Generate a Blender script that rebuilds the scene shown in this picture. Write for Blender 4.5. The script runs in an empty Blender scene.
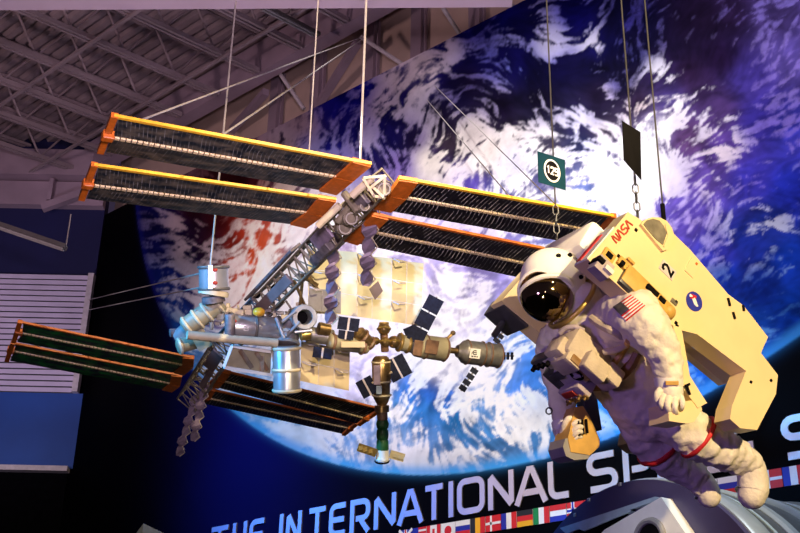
import bpy, bmesh, math, random
import numpy as np
from mathutils import Vector, Matrix
from mathutils.bvhtree import BVHTree
random.seed(7); rng = np.random.default_rng(11)
SC = bpy.context.scene; COL = SC.collection
V = Vector; PI = math.pi
# ------------------------------------------------------------------ camera (solved from the mural's lettering, flag strip and the hanging cables)
FOC = 1129.0; PITCH = math.radians(24.43); ROLL = math.radians(1.164); AZ = math.radians(47.1)
FH = V((-math.cos(AZ), math.sin(AZ), 0)); RH = V((math.sin(AZ), math.cos(AZ), 0)); UP = V((0, 0, 1))
FW = math.cos(PITCH)*FH + math.sin(PITCH)*UP; DN0 = math.sin(PITCH)*FH - math.cos(PITCH)*UP
RX = math.cos(ROLL)*RH - math.sin(ROLL)*DN0; DY = math.sin(ROLL)*RH + math.cos(ROLL)*DN0
CP = V((0, -9, 1.6))
def ray(x, y): return FW + (x-400)/FOC*RX + (y-266.5)/FOC*DY
def P(x, y, d): return CP + d*ray(x, y)
def on_plane(x, y, pt, n):
    q = ray(x, y); return CP + q*((V(pt)-CP).dot(n)/q.dot(n))
def wall(x, y, yw=0.0): return on_plane(x, y, (0, yw, 0), V((0, 1, 0)))
def to_px(p):
    v = V(p)-CP; z = v.dot(FW); return 400+FOC*v.dot(RX)/z, 266.5+FOC*v.dot(DY)/z
cam = bpy.data.cameras.new('camera'); co = bpy.data.objects.new('camera', cam); COL.objects.link(co)
cam.sensor_fit = 'HORIZONTAL'; cam.sensor_width = 36; cam.lens = FOC/800*36; cam.clip_end = 200
M = Matrix((RX, -DY, -FW)).transposed().to_4x4(); M.translation = CP; co.matrix_world = M
SC.camera = co

# ------------------------------------------------------------------ materials
def srgb(r, g, b):
    f = lambda c: (c/255/12.92) if c/255 <= .04045 else ((c/255+.055)/1.055)**2.4
    return (f(r), f(g), f(b), 1)
def nd(nt, typ, **kw):
    n = nt.nodes.new(typ)
    for k, v in kw.items(): setattr(n, k, v)
    return n
def mat(name, col, rough=.5, metal=0., var=.12, scale=14., bump=0., bscale=60., spec=.5, detail=4):
    m = bpy.data.materials.new(name); m.use_nodes = True; nt = m.node_tree; b = nt.nodes['Principled BSDF']
    tc = nd(nt, 'ShaderNodeTexCoord'); no = nd(nt, 'ShaderNodeTexNoise'); no.inputs['Scale'].default_value = scale; no.inputs['Detail'].default_value = detail
    nt.links.new(tc.outputs['Object'], no.inputs['Vector'])
    r = nd(nt, 'ShaderNodeValToRGB'); e = r.color_ramp.elements
    e[0].position = .3; e[1].position = .7
    e[0].color = tuple(c*(1-var) for c in col[:3])+(1,); e[1].color = tuple(min(1, c*(1+var)) for c in col[:3])+(1,)
    nt.links.new(no.outputs['Fac'], r.inputs['Fac']); nt.links.new(r.outputs['Color'], b.inputs['Base Color'])
    b.inputs['Roughness'].default_value = rough; b.inputs['Metallic'].default_value = metal; b.inputs['Specular IOR Level'].default_value = spec
    if bump:
        n2 = nd(nt, 'ShaderNodeTexNoise'); n2.inputs['Scale'].default_value = bscale; n2.inputs['Detail'].default_value = 5
        nt.links.new(tc.outputs['Object'], n2.inputs['Vector'])
        bp = nd(nt, 'ShaderNodeBump'); bp.inputs['Strength'].default_value = bump; bp.inputs['Distance'].default_value = .02
        nt.links.new(n2.outputs['Fac'], bp.inputs['Height']); nt.links.new(bp.outputs['Normal'], b.inputs['Normal'])
    return m
M_ = {}
def mk(k, *a, **kw): M_[k] = mat(k, *a, **kw)
mk('suit', (.74, .68, .60, 1), .85, bump=.5, bscale=22, scale=9, var=.1, spec=.2)
mk('suit_white', (.80, .77, .74, 1), .55, var=.05)
mk('visor', (.30, .22, .10, 1), .06, metal=1, var=.3, scale=5)
mk('gold_rim', (.55, .38, .12, 1), .35, metal=.8)
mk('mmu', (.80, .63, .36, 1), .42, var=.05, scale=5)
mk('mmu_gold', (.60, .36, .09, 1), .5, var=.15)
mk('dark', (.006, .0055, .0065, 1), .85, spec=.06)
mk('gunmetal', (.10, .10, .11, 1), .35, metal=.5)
mk('grey', (.30, .29, .29, 1), .5)
mk('window_grey', (.20, .18, .14, 1), .4, var=.35, scale=20)
mk('red', (.55, .015, .02, 1), .6)
mk('rust_red', (.42, .035, .02, 1), .6)
mk('white', (.85, .85, .83, 1), .5, var=.04)
mk('blue', (.02, .03, .35, 1), .5)
mk('belt', (.22, .11, .03, 1), .5, var=.25)
mk('pouch', (.52, .44, .35, 1), .8, bump=.3, bscale=40)
mk('pouch_violet', (.42, .36, .40, 1), .7, bump=.2, bscale=30)
mk('orange', (.55, .13, .012, 1), .45, var=.2, scale=30)
mk('yellow', (.85, .45, .03, 1), .4, var=.15, scale=30)
mk('mast', (.85, .66, .38, 1), .5, var=.25, scale=60)
mk('radiator', (.86, .77, .52, 1), .6, var=.08, scale=8)
mk('radiator_tan', (.66, .55, .36, 1), .6, var=.1, scale=8)
mk('folded', (.26, .20, .28, 1), .5, var=.2, scale=30)  # violet shade on the hanging strips is put into this colour
mk('truss', (.20, .17, .12, 1), .45, var=.35, scale=25)
mk('truss_dark', (.14, .12, .13, 1), .5, var=.5, scale=25)
mk('slab', (.20, .15, .15, 1), .6, var=.2, scale=10)
mk('alu', (.42, .43, .45, 1), .3, metal=.5, var=.12, scale=12)
mk('alu_dark', (.22, .21, .20, 1), .4, metal=.5, var=.3, scale=20)
mk('bronze', (.33, .22, .10, 1), .3, metal=.85, var=.4, scale=25)
mk('brown', (.18, .10, .06, 1), .45, var=.4, scale=20)
mk('khaki', (.30, .27, .18, 1), .5, var=.2, scale=12)
mk('green', (.015, .10, .03, 1), .45, var=.4, scale=14, bump=.3)
mk('cream', (.62, .54, .37, 1), .5)
mk('joist', (.34, .27, .29, 1), .6, var=.15, scale=3)
mk('beam_pale', (.72, .58, .68, 1), .5, var=.06, scale=2)
mk('lamp_grey', (.10, .09, .09, 1), .5)
mk('beam', (.36, .27, .33, 1), .6, var=.15, scale=2)
mk('beige_wall', (.62, .46, .38, 1), .8, var=.15, scale=1.5)
mk('navy', (.006, .008, .07, 1), .7, var=.15, scale=1)
mk('blue_panel', (.01, .07, .33, 1), .6, var=.12, scale=1.5)
mk('near_black', (.0025, .0025, .004, 1), 1, var=.3, spec=.02)
mk('floor', (.03, .028, .035, 1), .6, var=.3, scale=3)
mk('slat', (.60, .52, .68, 1), .6, var=.08, scale=3)
mk('cable', (.52, .47, .42, 1), .4, metal=.3, var=.1)
mk('cable_dark', (.08, .075, .07, 1), .4, metal=.3)
mk('teal', (.003, .035, .055, 1), .6, var=.1, spec=.1)
mk('lamp_white', (.62, .56, .58, 1), .5)
mk('capsule', (.25, .30, .36, 1), .35, var=.12, scale=6)
mk('capsule_dark', (.06, .07, .085, 1), .4, var=.2, scale=8)
mk('capsule_violet', (.045, .038, .11, 1), .4, var=.12, scale=5)
mk('capsule_brown', (.26, .14, .05, 1), .5, var=.2)
mk('capsule_strip', (.32, .42, .52, 1), .4)
mk('letter', (.62, .60, .62, 1), .42, metal=.9, var=.06, scale=4)
for k, c in dict(f_red=(.6, .01, .01), f_white=(.8, .8, .8), f_blue=(.01, .02, .35), f_yellow=(.85, .42, .0), f_black=(.01, .01, .01), f_green=(.0, .22, .05), f_gold=(.8, .4, .0)).items():
    mk(k, c+(1,), .6, var=.04)

def array_mat(name, base, line, tint, nlines=60):
    """blanket of solar cells: painted cross glints, cell blocks and a smeared tint, laid out on the blanket's own UVs"""
    m = bpy.data.materials.new(name); m.use_nodes = True; nt = m.node_tree; b = nt.nodes['Principled BSDF']; L = nt.links.new
    uv = nd(nt, 'ShaderNodeUVMap'); sp = nd(nt, 'ShaderNodeSeparateXYZ'); L(uv.outputs[0], sp.inputs[0])
    def math_(op, a, bv, c=None):
        n = nd(nt, 'ShaderNodeMath', operation=op)
        for i, q in enumerate((a, bv, c)):
            if q is None: continue
            if isinstance(q, (int, float)): n.inputs[i].default_value = q
            else: L(q, n.inputs[i])
        return n.outputs[0]
    fr = math_('FRACT', math_('MULTIPLY_ADD', sp.outputs[0], nlines, math_('MULTIPLY', sp.outputs[1], .9)), 0.)
    ln = math_('LESS_THAN', fr, .15)  # thin pale glint lines painted across the blanket
    cell = nd(nt, 'ShaderNodeTexWhiteNoise', noise_dimensions='2D')
    cx = math_('FLOOR', math_('MULTIPLY', sp.outputs[0], nlines), 0.); cy = math_('FLOOR', math_('MULTIPLY', sp.outputs[1], 5), 0.)
    cb = nd(nt, 'ShaderNodeCombineXYZ'); L(cx, cb.inputs[0]); L(cy, cb.inputs[1]); L(cb.outputs[0], cell.inputs['Vector'])
    ln = math_('MULTIPLY', ln, math_('POWER', cell.outputs['Value'], 1.6))
    mp = nd(nt, 'ShaderNodeMapping'); mp.inputs['Scale'].default_value = (7, 1.6, 1); L(uv.outputs[0], mp.inputs[0])
    no = nd(nt, 'ShaderNodeTexNoise'); no.inputs['Scale'].default_value = 2.2; no.inputs['Detail'].default_value = 5; L(mp.outputs[0], no.inputs['Vector'])
    rp = nd(nt, 'ShaderNodeValToRGB'); e = rp.color_ramp.elements; e[0].position = .42; e[1].position = .72; e[0].color = base; e[1].color = tint
    L(no.outputs['Fac'], rp.inputs['Fac'])
    mx = nd(nt, 'ShaderNodeMixRGB'); L(ln, mx.inputs[0]); L(rp.outputs[0], mx.inputs[1]); mx.inputs[2].default_value = line
    L(mx.outputs[0], b.inputs['Base Color']); b.inputs['Roughness'].default_value = .35
    return m
M_['array_grey'] = array_mat('array_grey', (.010, .014, .02, 1), (.22, .22, .22, 1), (.12, .10, .075, 1))
M_['array_black'] = array_mat('array_black', (.006, .006, .010, 1), (.8, .76, .7, 1), (.014, .014, .018, 1), 50)
M_['array_green_reflection'] = array_mat('array_green_reflection', (.012, .012, .03, 1), (.12, .10, .09, 1), (.01, .24, .04, 1), 40)  # tint is a green reflection painted into the cell colour
def cell_mat():
    m = bpy.data.materials.new('cells'); m.use_nodes = True; nt = m.node_tree; b = nt.nodes['Principled BSDF']
    tc = nd(nt, 'ShaderNodeTexCoord'); v = nd(nt, 'ShaderNodeTexVoronoi'); v.inputs['Scale'].default_value = 40
    nt.links.new(tc.outputs['Object'], v.inputs['Vector']); r = nd(nt, 'ShaderNodeValToRGB')
    r.color_ramp.elements[0].color = (.004, .006, .02, 1); r.color_ramp.elements[1].color = (.012, .018, .05, 1)
    nt.links.new(v.outputs['Distance'], r.inputs[0]); nt.links.new(r.outputs[0], b.inputs['Base Color']); b.inputs['Roughness'].default_value = .6; b.inputs['Specular IOR Level'].default_value = .15
    return m
M_['cells'] = cell_mat()

# ------------------------------------------------------------------ mesh builder
def frame(d):
    d = V(d).normalized(); a = V((0, 0, 1)) if abs(d.z) < .9 else V((1, 0, 0))
    x = d.cross(a).normalized(); return x, d.cross(x).normalized(), d
class MB:
    def __init__(s): s.v = []; s.f = []; s.m = []; s.uv = {}
    def add(s, vs, fs, mi=0):
        o = len(s.v); s.v += [V(q) for q in vs]
        for f in fs: s.f.append([o+i for i in f]); s.m.append(mi)
    def obox(s, c, ax, ay, az, h, mi=0, bev=0.0):
        c = V(c); ax, ay, az = V(ax).normalized(), V(ay).normalized(), V(az).normalized(); hx, hy, hz = h
        if bev <= 0:
            vs = [c+ax*hx*i+ay*hy*j+az*hz*k for k in (-1, 1) for j in (-1, 1) for i in (-1, 1)]
            s.add(vs, [(0, 2, 3, 1), (4, 5, 7, 6), (0, 1, 5, 4), (2, 6, 7, 3), (0, 4, 6, 2), (1, 3, 7, 5)], mi)
        else:
            b = min(bev, hx*.9, hy*.9, hz*.9); bm = bmesh.new(); bmesh.ops.create_cube(bm, size=2)
            for q in bm.verts: q.co = V((q.co.x*hx, q.co.y*hy, q.co.z*hz))
            bmesh.ops.bevel(bm, geom=bm.edges[:], offset=b, segments=2, profile=.5, affect='EDGES')
            bm.verts.index_update()
            s.add([c+ax*q.co.x+ay*q.co.y+az*q.co.z for q in bm.verts], [[q.index for q in f.verts] for f in bm.faces], mi); bm.free()
    def box(s, lo, hi, mi=0, bev=0.0):
        lo, hi = V(lo), V(hi); s.obox((lo+hi)/2, (1, 0, 0), (0, 1, 0), (0, 0, 1), (hi-lo)/2, mi, bev)
    def bar(s, a, b, w, h, up=(0, 0, 1), mi=0):
        a, b = V(a), V(b); d = (b-a); u = V(up)-d.normalized()*V(up).dot(d.normalized()); u.normalize(); x = d.normalized().cross(u)
        s.obox((a+b)/2, d, x, u, (d.length/2, w/2, h/2), mi)
    def prism(s, poly, ext, mi=0, mis=None):
        n = len(poly); vs = [V(q) for q in poly]+[V(q)+V(ext) for q in poly]
        s.add(vs, [list(range(n))], mi); o = len(s.v)-2*n
        s.f.append([o+n+i for i in reversed(range(n))]); s.m.append(mi)
        for i in range(n):
            j = (i+1) % n; s.f.append([o+i, o+n+i, o+n+j, o+j]); s.m.append(mi if mis is None else mis)
    def loft(s, pts, rad, n=12, mi=0, caps=True, asp=None, axis=None):
        pts = [V(p) for p in pts]; N = len(pts); rings = []
        T = [(pts[min(i+1, N-1)]-pts[max(i-1, 0)]).normalized() for i in range(N)]
        x = V(axis) if axis is not None else frame(T[0])[0]
        for i in range(N):
            x = (x-T[i]*x.dot(T[i])).normalized(); y = T[i].cross(x); r = rad[i] if hasattr(rad, '__len__') else rad
            a = asp[i] if asp else 1
            rings.append([pts[i]+x*r*math.cos(2*PI*k/n)+y*r*a*math.sin(2*PI*k/n) for k in range(n)])
        o = len(s.v); s.v += [q for r in rings for q in r]
        for i in range(N-1):
            for k in range(n):
                l = (k+1) % n; s.f.append([o+i*n+k, o+i*n+l, o+(i+1)*n+l, o+(i+1)*n+k]); s.m.append(mi)
        if caps:
            s.f.append([o+k for k in reversed(range(n))]); s.m.append(mi)
            s.f.append([o+(N-1)*n+k for k in range(n)]); s.m.append(mi)
    def capsule(s, pts, rad, n=14, mi=0, asp=None, axis=None):
        """tapered tube with rounded ends"""
        pts = [V(p) for p in pts]; d0 = (pts[0]-pts[1]).normalized(); d1 = (pts[-1]-pts[-2]).normalized()
        a = [(pts[0]+d0*rad[0]*math.sin(t), rad[0]*math.cos(t)) for t in (1.45, 1.1, .7, .35)]
        b = [(pts[-1]+d1*rad[-1]*math.sin(t), rad[-1]*math.cos(t)) for t in (.35, .7, 1.1, 1.45)]
        pp = [q[0] for q in a]+pts+[q[0] for q in b]; rr = [q[1] for q in a]+list(rad)+[q[1] for q in b]
        s.loft(pp, rr, n, mi, True, ([asp[0]]*4+list(asp)+[asp[-1]]*4) if asp else None, axis)
    def cyl(s, a, b, r0, r1=None, n=24, mi=0, caps=True): s.loft([a, b], [r0, r0 if r1 is None else r1], n, mi, caps)
    def lathe(s, a, b, prof, n=28, mi=0):
        """prof: (t along a-b, radius)"""
        a, b = V(a), V(b); x, y, d = frame(b-a); o = len(s.v); N = len(prof)
        for t, r in prof: s.v += [a+(b-a)*t+x*r*math.cos(2*PI*k/n)+y*r*math.sin(2*PI*k/n) for k in range(n)]
        for i in range(N-1):
            for k in range(n):
                l = (k+1) % n; s.f.append([o+i*n+k, o+i*n+l, o+(i+1)*n+l, o+(i+1)*n+k]); s.m.append(mi)
        s.f.append([o+k for k in reversed(range(n))]); s.m.append(mi); s.f.append([o+(N-1)*n+k for k in range(n)]); s.m.append(mi)
    def ell(s, c, ax, ay, az, h, nu=24, nv=16, mi=0, v0=-PI/2, v1=PI/2):
        c = V(c); ax, ay, az = V(ax).normalized(), V(ay).normalized(), V(az).normalized(); o = len(s.v)
        for j in range(nv+1):
            t = v0+(v1-v0)*j/nv
            for i in range(nu):
                p = 2*PI*i/nu; s.v.append(c+ax*h[0]*math.cos(t)*math.cos(p)+ay*h[1]*math.cos(t)*math.sin(p)+az*h[2]*math.sin(t))
        for j in range(nv):
            for i in range(nu):
                k = (i+1) % nu; s.f.append([o+j*nu+i, o+j*nu+k, o+(j+1)*nu+k, o+(j+1)*nu+i]); s.m.append(mi)
    def ring(s, c, ax, ay, R, r, n=40, m=10, mi=0, a0=0, a1=2*PI):
        c = V(c); ax, ay = V(ax), V(ay); full = abs(a1-a0-2*PI) < 1e-6; N = n if full else n+1; o = len(s.v)
        z = ax.normalized().cross(ay.normalized()).normalized()
        for i in range(N):
            t = a0+(a1-a0)*i/n; p = c+ax*R*math.cos(t)+ay*R*math.sin(t); e = (p-c).normalized()
            s.v += [p+e*r*math.cos(2*PI*k/m)+z*r*math.sin(2*PI*k/m) for k in range(m)]
        for i in range(n if full else n):
            i2 = (i+1) % N
            for k in range(m):
                l = (k+1) % m; s.f.append([o+i*m+k, o+i2*m+k, o+i2*m+l, o+i*m+l]); s.m.append(mi)
    def strokes(s, lines, org, ex, ey, w, ext, mi=0):
        """flat lettering: each polyline (x, y metres) becomes a mitred band, extruded"""
        for q, line in enumerate(lines):
            pts = [Vector((a, b)) for a, b in line]; n = len(pts); Lf = []; Rt = []
            for i in range(n):
                d0 = (pts[i]-pts[i-1]).normalized() if i else None; d1 = (pts[i+1]-pts[i]).normalized() if i < n-1 else None
                d0 = d0 or d1; d1 = d1 or d0; n0 = Vector((-d0.y, d0.x)); n1 = Vector((-d1.y, d1.x)); mm = (n0+n1)
                mm = mm.normalized() if mm.length > 1e-4 else n0; k = w/2/max(.55, mm.dot(n0))
                Lf.append(pts[i]+mm*k); Rt.append(pts[i]-mm*k)
            e = V(ext)*(1-.04*q)
            g = lambda p: V(org)+V(ex)*p.x+V(ey)*p.y
            vs = [g(p) for p in Lf]+[g(p) for p in Rt]; vs += [p+e for p in vs]; m = 2*n; fs = []
            for i in range(n-1):
                a, b, c, d = i, i+1, n+i+1, n+i
                fs += [(a, b, c, d), (m+a, m+d, m+c, m+b), (a, m+a, m+b, b), (d, c, m+c, m+d)]
            fs += [(0, n, m+n, m), (n-1, m+n-1, m+2*n-1, 2*n-1)]
            s.add(vs, fs, mi)
    def build(s, name, mats, parent=None, smooth=False, kind=None, label=None, angle=None):
        off = V(parent_loc(parent)) if parent else V((0, 0, 0))
        me = bpy.data.meshes.new(name); me.from_pydata([tuple(v-off) for v in s.v], [], s.f)
        for m in (mats if isinstance(mats, (list, tuple)) else [mats]): me.materials.append(M_[m] if isinstance(m, str) else m)
        me.polygons.foreach_set('material_index', s.m)
        if s.uv:
            ul = me.uv_layers.new(name='UVMap')
            for li, lp in enumerate(me.loops): ul.data[li].uv = s.uv.get(lp.vertex_index, (0, 0))
        bm = bmesh.new(); bm.from_mesh(me); bmesh.ops.recalc_face_normals(bm, faces=bm.faces); bm.to_mesh(me); bm.free()
        if smooth:
            me.polygons.foreach_set('use_smooth', [True]*len(me.polygons)); me.set_sharp_from_angle(angle=math.radians(angle or 40))
        me.update(); o = bpy.data.objects.new(name, me); COL.objects.link(o)
        if parent: o.parent = parent
        if kind: o['kind'] = kind
        if label: o['label'] = label
        return o
def parent_loc(p):
    l = V((0, 0, 0))
    while p: l += p.location; p = p.parent
    return l
def tag(o, label, cat, group=None):
    o['label'] = label; o['category'] = cat
    if group: o['group'] = group
    return o
def thing(name, label, cat, loc, group=None):
    o = bpy.data.objects.new(name, None); COL.objects.link(o); o.location = loc; o.empty_display_size = .1
    return tag(o, label, cat, group)
def struct(mb, name, m, **kw): return mb.build(name, m, kind='structure', **kw)
def spline(ctrl, n):
    """Catmull-Rom through tuples"""
    c = [np.array(q, float) for q in ctrl]; c = [2*c[0]-c[1]]+c+[2*c[-1]-c[-2]]; out = []
    for i in range(1, len(c)-2):
        for k in range(n):
            t = k/n; a, b, d, e = c[i-1:i+3]
            out.append(.5*(2*b+(d-a)*t+(2*a-5*b+4*d-e)*t*t+(3*b-a-3*d+e)*t**3))
    out.append(c[-2]); return [tuple(float(k) for k in q) for q in out]
#PART2
# ------------------------------------------------------------------ the setting
m = MB(); m.box((-22, -16, -.1), (6, 1, 0)); struct(m, 'floor', 'floor')
m = MB(); m.box((-15.6, .45, 0), (5, .65, 12)); struct(m, 'wall_back', 'beige_wall')
RS = .09; tilt = lambda mb: setattr(mb, 'v', [V((q.x, q.y, q.z+RS*(q.y+1.2))) for q in mb.v])   # the roof rises gently towards the mural wall
m = MB(); y0, y1, z0, pit = -16, .45, 11.45, .2                     # fluted steel roof deck, flutes along x
prof = []
y = y0
while y < y1:
    prof += [(y, z0), (y+.09, z0), (y+.12, z0+.07), (y+.17, z0+.07)]; y += pit
vs = [(-22, a, b) for a, b in prof]+[(5, a, b) for a, b in prof]; n = len(prof)
m.add(vs, [(i, i+1, n+i+1, n+i) for i in range(n-1)]); m.box((-22, y0, z0+.1), (5, y1, z0+.2)); tilt(m); struct(m, 'ceiling', 'joist')
m = MB(); m.box((-16.2, -.42, 10.82), (5, -.2, 11.12)); m.box((-16.2, -.36, 11.12), (5, -.26, 11.44)); struct(m, 'ceiling_girder', 'beam')
jx0 = -11.72; jo = None
for i in range(-13, 10):
    x = jx0+.9*i
    if jo is None:
        m = MB(); ya, yb = -15.5, -.45; zb, zt = 10.72, 11.42
        for dx in (-.035, .035): m.box((x+dx-.02, ya, zb), (x+dx+.02, yb, zb+.07)); m.box((x+dx-.025, ya, zt-.05), (x+dx+.025, yb, zt))
        y = ya; k = 0
        while y < yb-.4:
            a, b = (zb+.05, zt-.03) if k % 2 == 0 else (zt-.03, zb+.05)
            m.loft([(x, y, a), (x, y+.42, b)], .018, 6); y += .42; k += 1
        tilt(m); jo = struct(m, 'ceiling_joist', 'joist'); jo0 = x
    else:
        c = jo.copy(); c.location = (x-jo0, 0, 0); COL.objects.link(c)
for y in (-1.1, -2.6, -4.3, -6.2):
    m = MB(); m.bar((-16.5 if y > -2 else -20, y, 10.70), (1, y, 10.70), .05, .035); tilt(m); struct(m, 'ceiling_bridging', 'joist')
# wall columns and braces above the mural
for px, py in ((281, 100), (322, 85), (376, 55), (423, 30), (481, 15)):
    x = wall(px, py, .45).x
    m = MB(); m.box((x-.09, .30, 9.5), (x+.09, .44, 11.4)); m.box((x-.12, .36, 9.5), (x+.12, .40, 11.4)); struct(m, 'wall_column', 'beam')
for (a, b) in (((272, 62), (304, 109)), ((361, 37), (402, 64)), ((443, 8), (459, 33)), ((497, -4), (514, 7))):
    m = MB(); A = wall(*a, -.2); B = wall(*b, .12); m.loft([A, B], .03, 8); struct(m, 'wall_brace', 'lamp_white')
for (a, b) in (((266, 92), (232, 130)), ((358, 42), (318, 106))):
    m = MB(); A = wall(*a, -.15); B = wall(*b, .3); m.bar(A, B, .1, .1); struct(m, 'wall_brace', 'beam')
# left wall, facing the camera beyond the mural's end
W0 = V((-15.12, -.02, 0)); LW = lambda px, py, off=0.: on_plane(px, py, W0-FH*off, FH)
def lw_box(s0, s1, za, zb, t, name, mt, kind='structure', d0=0.0):
    m = MB(); c = W0-RH*((s0+s1)/2)-FH*(d0+t/2)+UP*((za+zb)/2); m.obox(c, RH, FH, UP, (abs(s1-s0)/2, t/2, (zb-za)/2)); return struct(m, name, mt)
zz = lambda py: LW(50, py).z
ss = lambda px, py: -(LW(px, py)-W0).dot(RH)
lw_box(0.0, 9, zz(470), 12, -.2, 'wall_left', 'navy')
lw_box(0.0, 9, 0, zz(470), -.2, 'wall_left', 'near_black')
lw_box(-.0, 9, zz(184), zz(159), .34, 'trim_1', 'beam')
lw_box(-.0, 9, zz(209), zz(186), .16, 'trim_2', 'beam')
lw_box(ss(53, 195), ss(57, 195), zz(207), zz(186), .28, 'trim_3', 'beam')
m = MB(); m.bar(LW(42, 208, .3), LW(92, 190, .3), .12, .12); struct(m, 'trim_4', 'beam')
lw_box(ss(79, 430), 9, zz(469), zz(394), .05, 'trim_5', 'blue_panel')
lw_box(ss(70, 470), 9, zz(473), zz(468), .16, 'trim_6', 'lamp_white')
# slatted shutter panel
s0, s1, za, zb = ss(86, 330), 8.5, zz(394), zz(276)
root = thing('roller_shutter', 'pale lavender slatted shutter panel on the blue left wall', 'shutter', W0-RH*s1+UP*za-FH*.05)
m = MB(); N = 21; h = (zb-za)/N
for i in range(N):
    zc = za+h*(i+.5); c = W0-RH*((s0+s1)/2)-FH*.06+UP*zc
    m.obox(c-FH*.01, RH, (FH+UP*.25), (UP-FH*.25), ((s1-s0)/2, .014, h*.36))
m.build('slats', 'slat', root)
m = MB(); m.obox(W0-RH*((s0+s1)/2)-FH*.02+UP*(za+zb)/2, RH, FH, UP, ((s1-s0)/2, .012, (zb-za)/2)); m.build('back_panel', 'gunmetal', root)
m = MB(); c = W0-RH*s0-FH*.09+UP*(za+zb)/2; m.obox(c, RH, FH, UP, (.045, .07, (zb-za)/2)); m.build('guide_rail', 'lamp_white', root)
# long beam across the top of the view
m = MB(); a, b = P(-60, -6, 8.6), P(512, -9.5, 8.6); m.bar(a, b, .16, .19); struct(m, 'ceiling_beam', 'beam_pale')

# ------------------------------------------------------------------ printed Earth mural
CX0, CX1, CY0, CY1 = -60, 960, -110, 580
def fill(pts, vals, step=5, p=4.0):
    """smooth colour layout of the print through hand placed swatches"""
    gx, gy = np.arange(CX0, CX1+step, step), np.arange(CY0, CY1+step, step); X, Y = np.meshgrid(gx, gy)
    num = np.zeros(X.shape+(vals.shape[1],)); den = np.zeros(X.shape)
    for (a, b), v in zip(pts, vals):
        w = 1/((X-a)**2+(Y-b)**2+90)**(p/2); num += w[..., None]*v; den += w
    return num/den[..., None], step
def samp(g, step, x, y):
    u = np.clip((x-CX0)/step, 0, g.shape[1]-1.001); v = np.clip((y-CY0)/step, 0, g.shape[0]-1.001)
    i, j = u.astype(int), v.astype(int); a, b = u-i, v-j
    if g.ndim == 3: a, b = a[..., None], b[..., None]
    return g[j, i]*(1-a)*(1-b)+g[j, i+1]*a*(1-b)+g[j+1, i]*(1-a)*b+g[j+1, i+1]*a*b
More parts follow.
